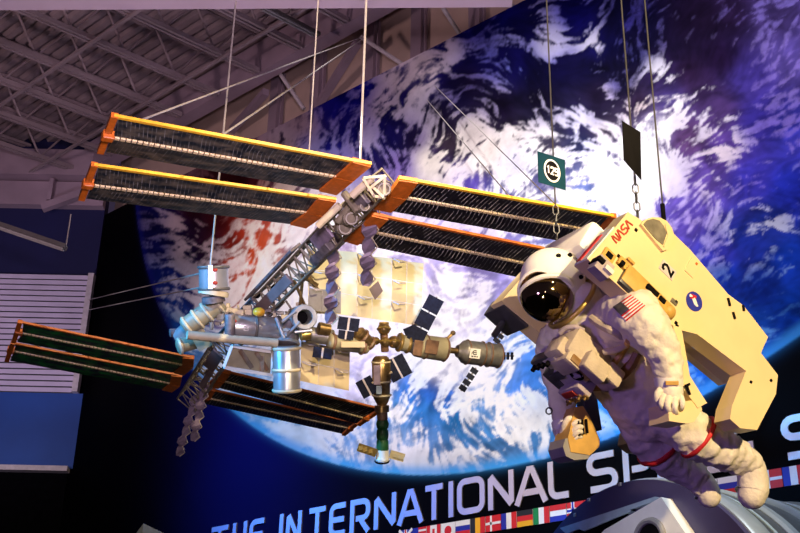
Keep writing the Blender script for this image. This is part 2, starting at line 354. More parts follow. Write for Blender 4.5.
# x, y, ground colour, cloud colour, cloud cover; stage-light tints are mixed into the print colours
SW = [
 (300,122,(90,75,95),(150,130,140),.4),(330,110,(15,12,110),(120,110,190),.25),(360,95,(12,10,120),(130,120,190),.3),(385,105,(20,15,90),(190,180,200),.6),
 (405,78,(40,30,110),(215,205,215),.85),(425,68,(30,22,100),(225,215,220),.85),(440,45,(15,12,90),(200,190,215),.5),(470,25,(8,6,90),(80,75,190),.2),
 (495,12,(8,8,100),(90,90,200),.2),(520,40,(8,6,60),(140,140,215),.35),(550,45,(15,12,60),(190,190,225),.7),(595,45,(15,12,70),(205,205,225),.75),(575,15,(8,6,80),(90,90,200),.25),
 (560,70,(8,6,45),(90,90,180),.3),(520,65,(8,6,60),(90,100,190),.35),(470,85,(12,6,30),(90,80,140),.2),(500,110,(12,5,28),(140,130,170),.2),(540,100,(10,6,25),(160,155,185),.25),
 (610,70,(8,6,35),(100,100,170),.2),(625,20,(6,5,40),(50,45,140),.2),(650,40,(10,8,40),(80,75,150),.15),(690,30,(22,12,38),(90,80,130),.1),(730,15,(40,25,60),(110,95,170),.2),
 (775,15,(75,60,120),(130,115,200),.4),(790,60,(100,85,170),(150,130,220),.4),(720,60,(40,22,62),(130,110,170),.12),(690,75,(40,22,55),(190,180,200),.25),(600,95,(20,12,35),(180,170,200),.4),
 (580,120,(25,20,60),(200,200,225),.55),(660,70,(45,30,75),(225,225,235),.6),(670,100,(70,55,120),(245,240,245),.8),(655,125,(120,110,150),(255,255,255),.95),(640,105,(40,25,50),(205,190,190),.5),
 (700,90,(60,40,85),(225,220,235),.5),(720,110,(85,60,120),(235,230,240),.5),(750,80,(80,65,165),(130,110,210),.3),(760,120,(72,60,180),(140,120,225),.3),(790,130,(70,70,200),(150,130,230),.3),
 (690,140,(105,70,125),(215,205,225),.4),(720,150,(95,65,150),(235,220,230),.4),(700,180,(100,75,165),(205,190,225),.35),(690,215,(95,75,180),(170,150,225),.3),(750,180,(60,55,175),(140,120,215),.3),
 (790,190,(35,50,180),(100,110,215),.3),(720,250,(50,50,165),(150,140,215),.3),(770,225,(30,50,150),(200,205,230),.6),(745,240,(25,45,150),(185,190,225),.5),(790,260,(15,55,165),(120,160,215),.4),
 (725,275,(15,45,150),(80,110,190),.3),(760,290,(8,40,135),(50,95,180),.2),(790,310,(8,55,160),(60,120,200),.3),(755,330,(20,70,165),(90,150,215),.4),(730,340,(25,80,175),(110,160,220),.4),
 (640,150,(90,80,115),(255,255,255),.85),(650,180,(120,110,190),(255,255,255),.9),(620,185,(70,75,120),(250,250,255),.7),(605,130,(70,60,80),(235,230,235),.6),(600,165,(120,120,160),(255,255,255),.85),
 (580,195,(100,120,180),(255,255,255),.8),(590,205,(50,90,170),(240,245,255),.7),(560,195,(110,110,160),(255,255,255),.8),(545,150,(60,55,75),(240,238,235),.62),(585,145,(25,30,65),(200,205,235),.4),
 (515,165,(45,65,120),(215,215,230),.5),(530,185,(100,100,150),(255,255,255),.78),(500,190,(80,80,140),(235,235,245),.75),(480,165,(70,60,80),(235,230,220),.75),(450,145,(45,35,45),(225,218,205),.6),
 (430,160,(60,45,85),(230,222,210),.75),(470,180,(90,75,165),(215,205,225),.6),(490,150,(60,45,60),(225,215,205),.7),(415,140,(20,12,45),(120,105,150),.3),(440,120,(15,8,32),(150,140,160),.3),(475,135,(35,25,40),(190,180,175),.5),
 (510,135,(30,22,40),(215,210,205),.55),(390,140,(14,10,70),(120,110,180),.4),(365,140,(14,12,80),(175,165,205),.4),(350,160,(18,14,95),(130,120,190),.35),(400,165,(25,15,60),(120,100,170),.4),
 (330,150,(18,18,110),(130,130,200),.45),(310,150,(35,35,120),(150,145,200),.5),(285,145,(50,40,60),(165,150,160),.5),(260,170,(70,14,18),(170,120,110),.25),(285,185,(110,70,80),(215,190,175),.6),(230,180,(50,12,16),(140,60,50),.2),
 (320,185,(90,80,120),(225,215,220),.7),(205,190,(40,12,22),(120,80,90),.2),(190,212,(48,10,16),(110,60,70),.12),(220,222,(70,14,14),(150,90,80),.2),(245,225,(170,50,25),(235,220,205),.33),
 (235,245,(120,28,20),(240,230,220),.3),(255,245,(195,70,25),(245,235,220),.33),(270,240,(195,85,50),(250,240,230),.48),(235,265,(195,75,35),(240,220,215),.33),(255,268,(205,80,30),(255,245,235),.36),(240,290,(195,95,70),(250,235,230),.45),
 (275,265,(200,130,110),(255,252,248),.72),(300,245,(150,130,170),(250,245,248),.88),(310,230,(130,100,150),(250,240,240),.85),(330,240,(150,130,170),(250,245,250),.9),(255,300,(195,130,120),(250,240,240),.65),(300,290,(170,170,205),(240,240,250),.9),
 (145,205,(12,12,80),(60,55,130),.15),(160,215,(15,18,85),(165,155,180),.4),(175,225,(30,25,80),(205,190,195),.5),(195,230,(40,20,50),(200,180,190),.45),(160,245,(15,22,100),(90,95,165),.4),(185,250,(20,20,75),(215,205,210),.5),
 (205,255,(45,25,55),(225,210,215),.5),(175,275,(12,40,125),(190,200,225),.5),(190,268,(30,40,110),(215,215,230),.6),(175,300,(15,60,150),(190,205,230),.6),(165,315,(15,60,150),(120,165,215),.5),(195,295,(18,28,105),(210,205,220),.5),(175,330,(20,80,170),(140,180,220),.5),(185,345,(70,130,200),(190,215,235),.6),
 (420,270,(175,165,215),(230,222,238),.8),(455,245,(170,155,215),(215,205,235),.6),(480,265,(150,135,205),(215,205,235),.5),(500,285,(160,150,215),(235,230,245),.6),(455,285,(185,175,215),(245,242,248),.8),(430,310,(205,200,220),(252,250,252),.9),
 (465,315,(200,190,215),(255,253,253),.95),(500,320,(175,180,220),(252,252,255),.85),(480,290,(160,150,210),(240,235,245),.7),(515,335,(110,150,215),(235,240,250),.7),(450,350,(210,205,220),(255,255,255),.95),(440,375,(195,195,215),(255,255,255),.9),
 (480,375,(200,205,225),(255,255,255),.93),(510,365,(110,150,215),(245,248,255),.75),(525,345,(70,130,220),(215,230,250),.6),(520,390,(70,130,220),(225,235,250),.6),(530,370,(60,130,225),(200,222,250),.5),(540,400,(60,130,215),(215,228,245),.5),
 (410,395,(40,110,200),(225,232,245),.55),(430,393,(30,95,195),(205,222,245),.5),(450,395,(35,105,205),(230,238,250),.6),(400,410,(80,140,205),(235,235,240),.65),(425,410,(45,115,190),(240,240,242),.65),(455,418,(30,110,175),(225,232,240),.6),
 (480,400,(90,150,215),(250,252,255),.75),(500,410,(100,150,210),(252,252,255),.85),(520,425,(80,130,190),(235,238,240),.7),(490,430,(60,120,180),(235,236,240),.7),(460,440,(50,110,170),(220,222,228),.7),(430,445,(80,120,175),(215,215,225),.75),
 (545,430,(60,120,175),(225,228,230),.6),(560,415,(50,110,185),(225,228,235),.55),(400,445,(110,140,185),(210,210,222),.8),(370,440,(110,140,190),(200,205,220),.8),(345,425,(90,140,200),(205,212,226),.75),(350,395,(190,185,215),(225,222,236),.8),(375,365,(180,170,215),(230,225,240),.85),(360,360,(170,165,210),(225,220,240),.85),
 (320,420,(110,150,200),(195,205,222),.75),(300,430,(90,150,205),(170,195,220),.75),(270,415,(90,160,215),(165,195,222),.75),(330,390,(150,170,205),(200,205,222),.7),(250,400,(110,175,225),(175,205,230),.7),(230,365,(130,175,225),(200,215,235),.8),(290,345,(120,160,215),(205,215,235),.8),
 (600,400,(60,140,220),(140,190,235),.4),(590,430,(70,130,190),(200,212,225),.5),(620,400,(50,120,200),(120,175,225),.4),(660,400,(35,100,190),(100,160,220),.35),(700,370,(30,100,190),(100,160,220),.35),(560,310,(130,150,215),(235,238,248),.7),(600,300,(110,110,200),(200,195,235),.5),(650,260,(95,80,190),(180,165,230),.4),
 (612,45,(6,5,45),(60,60,150),.08),(635,55,(8,6,40),(70,70,150),.1),(620,85,(10,8,35),(80,75,140),.15),(640,20,(8,6,40),(70,65,150),.1),(585,70,(8,6,40),(90,90,170),.15),(600,115,(20,14,40),(150,145,180),.35),(535,75,(8,6,40),(100,100,180),.2),(490,60,(8,5,60),(90,90,180),.2),(455,95,(10,6,40),(110,100,160),.2),(705,20,(30,18,45),(80,70,120),.08),(670,45,(20,12,40),(90,80,140),.15),(345,130,(18,14,100),(120,115,190),.3),(345,100,(8,8,100),(80,80,180),.2),(215,210,(60,18,22),(140,90,80),.15),(210,240,(60,25,40),(200,180,180),.4),(150,225,(12,14,85),(120,115,170),.25),(158,275,(10,30,110),(110,130,190),.3),(200,275,(60,35,70),(225,215,220),.55),(665,185,(110,90,180),(230,220,245),.5),(470,200,(80,70,150),(225,215,235),.6),
 (460,472,(130,150,185),(195,200,215),.8),(420,470,(110,150,195),(190,198,215),.8),(850,100,(70,65,190),(130,115,215),.3),(850,250,(20,55,160),(80,120,200),.3),(850,0,(70,60,150),(120,110,200),.3)]
pts = [q[:2] for q in SW]
gC, st = fill(pts, np.array([[srgb(*q[2])[i] for i in range(3)]+[srgb(*q[3])[i] for i in range(3)]+[q[4]] for q in SW]))
FL = [(400,90,-52),(440,50,-35),(365,150,-70),(570,45,-15),(600,35,-25),(500,110,20),(470,95,0),(545,110,35),(600,100,55),(650,80,-35),(640,30,-55),(720,100,-45),(670,120,-60),(780,60,-30),(440,150,-55),(480,160,-40),
 (530,160,-15),(580,190,15),(620,180,70),(650,160,80),(740,230,-35),(780,230,-30),(700,180,-40),(760,300,-35),(250,250,-42),(270,250,-50),(235,270,-35),(310,240,-68),(180,225,45),(160,250,35),(200,260,20),(180,290,15),(260,185,-30),
 (300,140,-35),(340,120,-45),(420,300,30),(480,280,-30),(460,340,-20),(450,395,-30),(410,400,-38),(440,420,75),(480,420,65),(520,430,45),(530,360,-60),(545,400,50),(380,440,55),(330,430,60),(280,420,30),(490,15,-40),(680,50,-55),(840,150,-35)]
gF, st2 = fill([q[:2] for q in FL], np.array([[math.cos(2*math.radians(q[2])), math.sin(2*math.radians(q[2]))] for q in FL]))
H, Wd = CY1-CY0, CX1-CX0
Y, X = np.mgrid[0:H, 0:Wd].astype(float); X += CX0; Y += CY0
def vnoise(cell, x, y, seed):
    r = np.random.default_rng(seed); g = r.random((int((CY1-CY0)*2/cell)+8, int((CX1-CX0)*2/cell)+8))
    u, v = (x-CX0)/cell+2, (y-CY0)/cell+2; u = np.clip(u, 0, g.shape[1]-2); v = np.clip(v, 0, g.shape[0]-2)
    i, j = u.astype(int), v.astype(int); a, b = u-i, v-j; a = a*a*(3-2*a); b = b*b*(3-2*b)
    return g[j, i]*(1-a)*(1-b)+g[j, i+1]*a*(1-b)+g[j+1, i]*(1-a)*b+g[j+1, i+1]*a*b
# stream angle with turbulence, then noise smeared along the stream
fx = samp(gF, st2, X, Y); th = .5*np.arctan2(fx[..., 1], fx[..., 0]); th += (vnoise(55, X, Y, 1)-.5)*1.5+(vnoise(20, X, Y, 2)-.5)*1.1
cx, sx = np.cos(th), np.sin(th)
src = .9*vnoise(2.2, X, Y, 3)+.8*vnoise(4.5, X, Y, 4)+.55*vnoise(9, X, Y, 5)
def smear(src, L, step):
    acc = src.copy(); wt = 1.0
    for sg in (1, -1):
        x, y = X.copy(), Y.copy()
        for k in range(L):
            i = np.clip((x-CX0).astype(int), 0, Wd-1); j = np.clip((y-CY0).astype(int), 0, H-1)
            x = x+sg*step*cx[j, i]; y = y+sg*step*sx[j, i]
            i = np.clip((x-CX0).astype(int), 0, Wd-1); j = np.clip((y-CY0).astype(int), 0, H-1)
            w = 1-k/L; acc += w*src[j, i]; wt += w
    return acc/wt
def equal(a):
    o = np.empty(a.size); o[np.argsort(a, axis=None)] = np.linspace(0, 1, a.size); return o.reshape(a.shape)
WX = X+46*(vnoise(48, X, Y, 41)-.5)+20*(vnoise(19, X, Y, 42)-.5)+7*(vnoise(8, X, Y, 45)-.5); WY = Y+46*(vnoise(48, X, Y, 43)-.5)+20*(vnoise(19, X, Y, 44)-.5)+7*(vnoise(8, X, Y, 46)-.5)
rid = sum(wt*(1-np.abs(2*vnoise(cl_, WX, WY, 50+k)-1)) for k, (cl_, wt) in enumerate(((40, .9), (21, .8), (11, .6), (5.5, .45), (2.8, .35))))
fine = smear(vnoise(1.8, X, Y, 31)+vnoise(3.2, X, Y, 32), 5, 1.1)
tex = .50*equal(rid)+.62*equal(smear(src, 18, 1.3))+.28*equal(fine)+.50*equal(vnoise(70, X, Y, 9)+.8*vnoise(32, X, Y, 12))
tex = equal(tex)
tint = vnoise(22, WX, WY, 21)*.45+vnoise(9, WX, WY, 22)*.3+.25*equal(fine)
# wall grid, finer where the wall is nearer
EC, ER = (-6.753, 12.346), 7.841
xs = [-15.12]; stepx = .030
while xs[-1] < 1.2: xs.append(xs[-1]+max(.0115, .030-.0185*(xs[-1]+15.12)/9.5)*1.25)
zs = list(np.arange(2.9, 10.10, .0165))+[10.11]
xs = np.array(xs); zs = np.array(zs); nx, nz = len(xs), len(zs)
GX, GZ = np.meshgrid(xs, zs)
rel = np.stack([GX-CP.x, np.full_like(GX, -CP.y), GZ-CP.z], -1); zc = rel@np.array(FW)
qx = np.clip(400+FOC*(rel@np.array(RX))/zc, CX0+2, CX1-3); qy = np.clip(266.5+FOC*(rel@np.array(DY))/zc, CY0+2, CY1-3)
cl = samp(gC, st, qx, qy); tv = samp(tex, 1, qx, qy); tn = samp(tint, 1, qx, qy)
def sstep(a, b, x): t = np.clip((x-a)/(b-a), 0, 1); return t*t*(3-2*t)
dn_ = np.clip(cl[..., 6], 0, 1); dn_ = np.where(dn_ < .5, .5*(dn_*2)**2.1, dn_); thr = 1-dn_; mask = sstep(thr-.22, thr+.25, tv)
base = cl[..., :3]*(.25+1.5*tn[..., None]); cloud = np.minimum(.92, cl[..., 3:6]*(.75+.5*tn[..., None]))
rr = np.hypot(GX-EC[0], GZ-EC[1])
rimc = np.array(srgb(60, 150, 225)[:3]); rimd = np.array(srgb(22, 28, 120)[:3]); kx = sstep(-13.2, -11.5, GX)[..., None]
rim = rimd*(1-kx)+rimc*kx
k = sstep(ER-.15, ER-.02, rr)[..., None]; base = base*(1-k)+rim*k; cloud = cloud*(1-k*.8)+rim*k*.8
space_k = sstep(ER-.012, ER+.014, rr)
glow = np.exp(-((GX+11.2)/1.4)**2)*np.exp(-np.maximum(0, rr-ER)/2.2)  # navy glow of the blue stage light, painted into the space colour
space = np.array(srgb(2, 2, 4)[:3])+glow[..., None]*np.array(srgb(5, 10, 100)[:3])
halo = np.exp(-np.maximum(0, rr-ER)/.03)[..., None]*rim*.3
sk = space_k[..., None]; base = base*(1-sk)+(space+halo)*sk; mask = mask*(1-space_k)
me = bpy.data.meshes.new('earth_mural'); nv = nx*nz
fv = np.stack([GX, np.zeros_like(GX), GZ], -1).reshape(-1, 3)
edge = [(-15.12, .09, 2.9), (1.25, .09, 2.9), (1.25, .09, 10.11), (-15.12, .09, 10.11), (-15.12, 0, 0.), (1.25, 0, 0.), (-15.12, .09, 0.), (1.25, .09, 0.)]
allv = np.concatenate([fv, np.array(edge)])
ii, jj = np.meshgrid(np.arange(nx-1), np.arange(nz-1)); a = (jj*nx+ii).ravel()
quads = np.stack([a, a+1, a+nx+1, a+nx], 1)
bl, br, tr, tl = 0, nx-1, nv-1, nv-nx; e = nv
quads = np.concatenate([quads, np.array([[tl, tr, e+2, e+3], [bl, tl, e+3, e], [br, e+1, e+2, tr], [e+1, e, e+3, e+2], [e+4, e+5, br, bl], [e+6, e, e+1, e+7], [e+4, bl, e, e+6], [br, e+5, e+7, e+1]])])
me.vertices.add(len(allv)); me.vertices.foreach_set('co', allv.ravel()); me.loops.add(quads.size); me.loops.foreach_set('vertex_index', quads.ravel())
me.polygons.add(len(quads)); me.polygons.foreach_set('loop_start', np.arange(0, quads.size, 4)); me.polygons.foreach_set('loop_total', np.full(len(quads), 4)); me.update(calc_edges=True)
def attr(name, a, fillv):
    at = me.attributes.new(name, 'FLOAT_COLOR', 'POINT'); d = np.ones((len(allv), 4)); d[:nv, :a.shape[-1]] = a.reshape(nv, -1); d[nv:, :3] = fillv; at.data.foreach_set('color', d.ravel())
attr('ground_ink_lit', base, .001); attr('cloud_ink_lit', cloud, .001); attr('cover', np.repeat(mask[..., None], 3, 2), 0)
mm = bpy.data.materials.new('mural_print'); mm.use_nodes = True; nt = mm.node_tree; b = nt.nodes['Principled BSDF']; L = nt.links.new
A1, A2, A3 = [nd(nt, 'ShaderNodeAttribute', attribute_name=q) for q in ('ground_ink_lit', 'cloud_ink_lit', 'cover')]
tc = nd(nt, 'ShaderNodeTexCoord'); no = nd(nt, 'ShaderNodeTexNoise'); no.inputs['Scale'].default_value = 13; no.inputs['Detail'].default_value = 7; no.inputs['Roughness'].default_value = .7; L(tc.outputs['Object'], no.inputs['Vector'])
s1 = nd(nt, 'ShaderNodeMath', operation='MULTIPLY_ADD'); L(no.outputs['Fac'], s1.inputs[0]); s1.inputs[1].default_value = 1.3; s1.inputs[2].default_value = -.65
pk = nd(nt, 'ShaderNodeMath', operation='SUBTRACT'); pk.inputs[0].default_value = 1.12; L(A3.outputs['Fac'], pk.inputs[1])
w1 = nd(nt, 'ShaderNodeMath', operation='MULTIPLY'); L(A3.outputs['Fac'], w1.inputs[0]); L(pk.outputs[0], w1.inputs[1])
w2 = nd(nt, 'ShaderNodeMath', operation='MULTIPLY'); L(w1.outputs[0], w2.inputs[0]); w2.inputs[1].default_value = 4.5
w3 = nd(nt, 'ShaderNodeMath', operation='MULTIPLY_ADD', use_clamp=True); L(w2.outputs[0], w3.inputs[0]); L(s1.outputs[0], w3.inputs[1]); L(A3.outputs['Fac'], w3.inputs[2])
mx = nd(nt, 'ShaderNodeMixRGB'); L(w3.outputs[0], mx.inputs[0]); L(A1.outputs['Color'], mx.inputs[1]); L(A2.outputs['Color'], mx.inputs[2])
L(mx.outputs[0], b.inputs['Base Color']); b.inputs['Roughness'].default_value = .6; b.inputs['Specular IOR Level'].default_value = .04
me.materials.append(mm); mo = bpy.data.objects.new('earth_mural', me); COL.objects.link(mo)
tag(mo, 'huge printed mural of the cloudy blue Earth against black space covering the back wall', 'mural')

# ------------------------------------------------------------------ raised lettering
LZ0, LZ1 = 4.085, 4.462; LHt = LZ1-LZ0; SWD = .064
def wx(px, z=4.27):
    lo, hi = 300., 600.
    for _ in range(40):
        mid = (lo+hi)/2
        if wall(px, mid).z > z: lo = mid
        else: hi = mid
    return wall(px, lo).x
def arc(cx, cy, r, a0, a1, n=5): return [(cx+r*math.cos(math.radians(a0+(a1-a0)*k/n)), cy+r*math.sin(math.radians(a0+(a1-a0)*k/n))) for k in range(n+1)]
def glyph(ch, w, h):
    c = min(.075, w*.45); m_ = h/2; e = SWD/2
    bowl = [(0, -e), (0, h)]+arc(w-c, h-c, c, 90, 0)+arc(w-c, m_-.03+c, c, 0, -90)+[(.06, m_-.03)]
    cee = [(w, h)]+arc(c, h-c, c, 90, 180)+arc(c, c, c, 180, 270)+[(w, 0)]
    return dict(T=[[(0, h), (w, h)], [(w/2, h), (w/2, -e)]], H=[[(0, h+e), (0, -e)], [(w, h+e), (w, -e)], [(0, m_), (w, m_)]], E=[cee, [(0, m_), (w*.92, m_)]], C=[cee],
        I=[[(w/2, h+e), (w/2, -e)]], N=[[(0, -e), (0, h-.02)], [(0, h), (w, 0)], [(w, .02), (w, h+e)]], R=[bowl, [(w*.5, m_-.03), (w+.01, -e)]], P=[bowl],
        A=[[(-.015, -e), (w/2-.02, h)], [(w/2-.045, h), (w/2+.045, h)], [(w/2+.02, h), (w+.015, -e)], [(w*.2, h*.27), (w*.8, h*.27)]],
        O=[[(w/2, h)]+arc(w-c, h-c, c, 90, 0)+arc(w-c, c, c, 0, -90)+arc(c, c, c, 270, 180)+arc(c, h-c, c, 180, 90)+[(w/2+.001, h)]],
        L=[[(0, h+e)]+arc(c, c, c, 180, 270)+[(w, 0)]],
        S=[[(w, h)]+arc(c, h-m_/2, m_/2, 90, 270, 8)+arc(w-c, m_/2, m_/2, 90, -90, 8)+[(0, 0)]])[ch]
WRD = [('T',210,231,'the T starting the word THE'),('H',233,248,'the H of the word THE, second from the left end'),('E',250,267,'the E ending the word THE'),
 ('I',279,285,'the I beginning INTERNATIONAL'),('N',287,303,'the N right after the first I'),('T',308,329,'the T left of the first ER pair'),('E',330,349,'the E between T and R'),('R',351,372,'the only R of the row'),
 ('N',375,398,'the N between R and A'),('A',399,425,'the A left of the T and I pair, by the green capsule'),('T',424,447,'the T between A and I'),('I',449,455,'the I left of the O'),('O',458,487,'the only O of the row'),
 ('N',489,516,'the N right of the O'),('A',516,549,'the A left of the L'),('L',549,573,'the only L of the row'),('S',588,620,'the S below the yellow hand grip'),('P',624,655,'the P half hidden by the dark bent leg'),
 ('A',657,690,'the A hidden behind the bent legs'),('C',694,727,'the C hidden behind the near leg'),('E',730,761,'the E peeping out right of the near leg'),('S',783,816,'the S cut by the right edge of the view')]
for ch, a, b_, lab in WRD:
    xa, xb = wx(a), wx(b_); w = (xb-xa)*.95-SWD
    m = MB(); m.strokes(glyph(ch, max(w, .01), LHt-SWD), V((xa+SWD/2, -.001, LZ0+SWD/2)), V((1, 0, 0)), V((0, 0, 1)), SWD, V((0, -.016, 0)))
    o = m.build('wall_letter', 'letter'); tag(o, 'raised wall letter, '+lab, 'letter', 'raised lettering below the mural Earth')

# ------------------------------------------------------------------ flag strip
FZ0, FZ1 = 3.877, 4.035
def flag(x0, x1, kind, lab):
    m = MB(); y = -.006; names = ['f_white', 'f_red', 'f_blue', 'f_yellow', 'f_black', 'f_green', 'f_gold']
    W_, R_, B_, Y_, K_, G_, O_ = range(7); w = x1-x0; h = FZ1-FZ0
    m.box((x0, y, FZ0), (x1, -.0005, FZ1), dict(japan=W_, usa=W_, uk=B_, canada=W_, denmark=R_, norway=R_, spain=Y_, sweden=B_, switzerland=R_).get(kind, W_))
    d = lambda a, b, c, e, q, t=.002: m.box((x0+a*w, y-t, FZ0+c*h), (x0+b*w, y+.001, FZ0+e*h), q)
    if kind == 'russia': d(0, 1, .66, 1, W_); d(0, 1, .33, .66, B_); d(0, 1, 0, .33, R_)
    if kind == 'belgium': d(0, .33, 0, 1, K_); d(.33, .67, 0, 1, Y_); d(.67, 1, 0, 1, R_)
    if kind == 'denmark': d(.3, .42, 0, 1, W_); d(0, 1, .42, .58, W_)
    if kind == 'france': d(0, .33, 0, 1, B_); d(.67, 1, 0, 1, R_)
    if kind == 'germany': d(0, 1, .66, 1, K_); d(0, 1, .33, .66, R_); d(0, 1, 0, .33, O_)
    if kind == 'italy': d(0, .33, 0, 1, G_); d(.67, 1, 0, 1, R_)
    if kind == 'netherlands': d(0, 1, .66, 1, R_); d(0, 1, 0, .33, B_)
    if kind == 'norway': d(.26, .46, 0, 1, W_); d(0, 1, .36, .64, W_); d(.31, .41, 0, 1, B_, .003); d(0, 1, .43, .57, B_, .003)
    if kind == 'spain': d(0, 1, .75, 1, R_); d(0, 1, 0, .25, R_)
    if kind == 'sweden': d(.3, .42, 0, 1, Y_); d(0, 1, .42, .58, Y_)
    if kind == 'switzerland': d(.42, .58, .2, .8, W_); d(.28, .72, .42, .58, W_)
    if kind == 'canada': d(0, .25, 0, 1, R_); d(.75, 1, 0, 1, R_); d(.42, .58, .25, .75, R_)
    if kind == 'usa':
        for i in range(4): d(0, 1, i*2/7, (i*2+1)/7, R_)
        d(0, .42, 3/7, 1, B_, .004)
    if kind == 'uk':
        m.bar((x0, y-.001, FZ0), (x1, y-.001, FZ1), .004, .03, (0, 0, 1), W_); m.bar((x0, y-.001, FZ1), (x1, y-.001, FZ0), .004, .03, (0, 0, 1), W_)
        d(.4, .6, 0, 1, W_, .003); d(0, 1, .35, .65, W_, .003); d(.45, .55, 0, 1, R_, .004); d(0, 1, .42, .58, R_, .004)
    if kind == 'japan':
        c = V((x0+w/2, y-.001, FZ0+h/2)); n = 24
        m.prism([c+V((math.cos(2*PI*i/n)*h*.3, 0, math.sin(2*PI*i/n)*h*.3)) for i in range(n)], V((0, .002, 0)), R_)
    o = m.build('wall_flag', [*names]); tag(o, lab, 'flag', 'flag strip under the raised lettering')
SEQ = [('usa', 'flag of the United States'), ('canada', 'flag of Canada'), ('japan', 'flag of Japan, white with a red disc'), ('russia', 'flag of Russia in white, blue and red bands'), ('belgium', 'flag of Belgium in black, yellow and red'), ('denmark', 'red flag of Denmark with a white cross'),
       ('france', 'flag of France in blue, white and red'), ('germany', 'flag of Germany in black, red and gold'), ('italy', 'flag of Italy in green, white and red'), ('netherlands', 'flag of the Netherlands in red, white and blue'), ('norway', 'red flag of Norway with a blue cross'), ('spain', 'flag of Spain in red and yellow'),
       ('sweden', 'blue flag of Sweden with a yellow cross'), ('switzerland', 'red flag of Switzerland'), ('uk', 'flag of the United Kingdom')]
fw_ = (wx(791, 3.95)-wx(507, 3.95))/15; xf = wx(456, 3.95)-3*fw_-.004
for rep in range(2):
    for i, (kd, lab) in enumerate(SEQ):
        x0 = xf+fw_*(i+15*rep)
        if x0+fw_*.5 > -3.6: break
        flag(x0+.004, x0+fw_-.004, kd, 'small '+lab+(', left run of flags' if rep == 0 else ', right run of flags'))
kd, lab = SEQ[14]; flag(xf-fw_+.004, xf-.004, kd, 'small '+lab+' at the left start of the flag strip')
# ------------------------------------------------------------------ hanging space station model
IU, IV = 2.0, 1.0
def du(u, v): return 8-.831*u-.363*v                              # distance of a station point from its place along truss (u) and wing (v)
def S(x, y, dd=0.): return P(x, y, 7.85+.0028*(x-285)+dd)
st_root = thing('space_station_model', 'large hanging model of a space station with long orange-edged solar wings', 'space station model', P(290, 300, 8.0))
def lerp(a, b, t): return a+(b-a)*t
UA = [2.197, 2.002, 1.796, 1.668, 1.473, 1.292]
def wing(e, s, ui, inn, out, mt, rail, mast):
    I = [P(*q, du(e*UA[k], s*.105)) for q, k in zip(inn, ui)]; O = [P(*q, du(e*UA[k], s*1.469)) for q, k in zip(out, ui)]
    nrm = (O[1]-I[1]).cross(I[2]-I[0]).normalized()
    if nrm.dot(FW) > 0: nrm = -nrm                                # towards the viewer
    ax = (O[1]-I[1]).normalized(); c = .018
    # the wing's own object is the collapsible mast; blankets, rails and end boxes hang on it
    m = MB(); n = 46
    for k in range(n):
        a, b = lerp(I[1], O[1], k/n), lerp(I[1], O[1], (k+.78)/n); m.bar(a, b, .022, .022, nrm)
    m.loft([I[1]-nrm*.012, O[1]-nrm*.012], .009, 6)
    w = m.build('solar_wing', mast, st_root)
    cr = (I[2]-I[0]).normalized()
    for j in (0, 2):
        sg = 1 if j == 0 else -1
        q = [lerp(I[j], O[j], c)+cr*sg*.006, lerp(I[j], O[j], 1-c)+cr*sg*.006, lerp(I[1], O[1], 1-c)-cr*sg*.020, lerp(I[1], O[1], c)-cr*sg*.020]
        m = MB(); m.prism([p-nrm*.004 for p in q], nrm*.008)
        for i, uvv in enumerate(((0, 0), (1, 0), (1, 1), (0, 1))): m.uv[i] = uvv; m.uv[i+4] = uvv
        m.build('blanket', mt, w)
    m = MB(); m.bar(I[0], O[0], .022, .016, nrm); m.build('edge_rail', rail, w)
    m = MB(); hw = .055 if e > 0 else .045
    for A in (I,):
        for a, b in ((A[0], A[1]), (A[1], A[2])): m.bar(a+ax*hw-cr*.003, b+ax*hw-cr*.012, hw*2, .035, nrm)
    m.build('blanket_box', 'orange', w)
    m = MB(); m.bar(O[0]-cr*.01, O[2]+cr*.01, .035, .03, nrm); m.obox(O[1], ax, cr, nrm, (.03, .025, .025), 0, .006); m.build('end_bar', 'orange', w)
wing(1, 1, (0, 1, 2), [(371,164),(353,179),(336,193)], [(114,116),(108,136),(101,151)], 'array_grey', 'yellow', 'mast')
wing(1, 1, (3, 4, 5), [(336,199.5),(323,214),(306,226)], [(94,165),(88,184),(82,198)], 'array_grey', 'yellow', 'mast')
wing(1, -1, (0, 1, 2), [(399,178),(388,194),(373,208)], [(613,216),(598,231),(583,245)], 'array_black', 'yellow', 'mast')
wing(1, -1, (3, 4, 5), [(371,214),(357,228),(341,240)], [(566,253),(551,268),(536,281)], 'array_black', 'orange', 'mast')
wing(-1, 1, (5, 4, 3), [(194,358),(193,366.5),(184,374)], [(20,322),(19,332),(14,341)], 'array_green_reflection', 'orange', 'mast')
wing(-1, 1, (2, 1, 0), [(182,376),(180,385),(172,391)], [(13,343),(11,350),(7,360)], 'array_green_reflection', 'orange', 'mast')
wing(-1, -1, (5, 4, 3), [(220,370),(214,378),(208,385)], [(381,409),(366,418),(359,424)], 'array_black', 'orange', 'mast')
wing(-1, -1, (2, 1, 0), [(205,388),(200,396),(193,401)], [(357,423),(350,428),(344,434)], 'array_black', 'orange', 'mast')
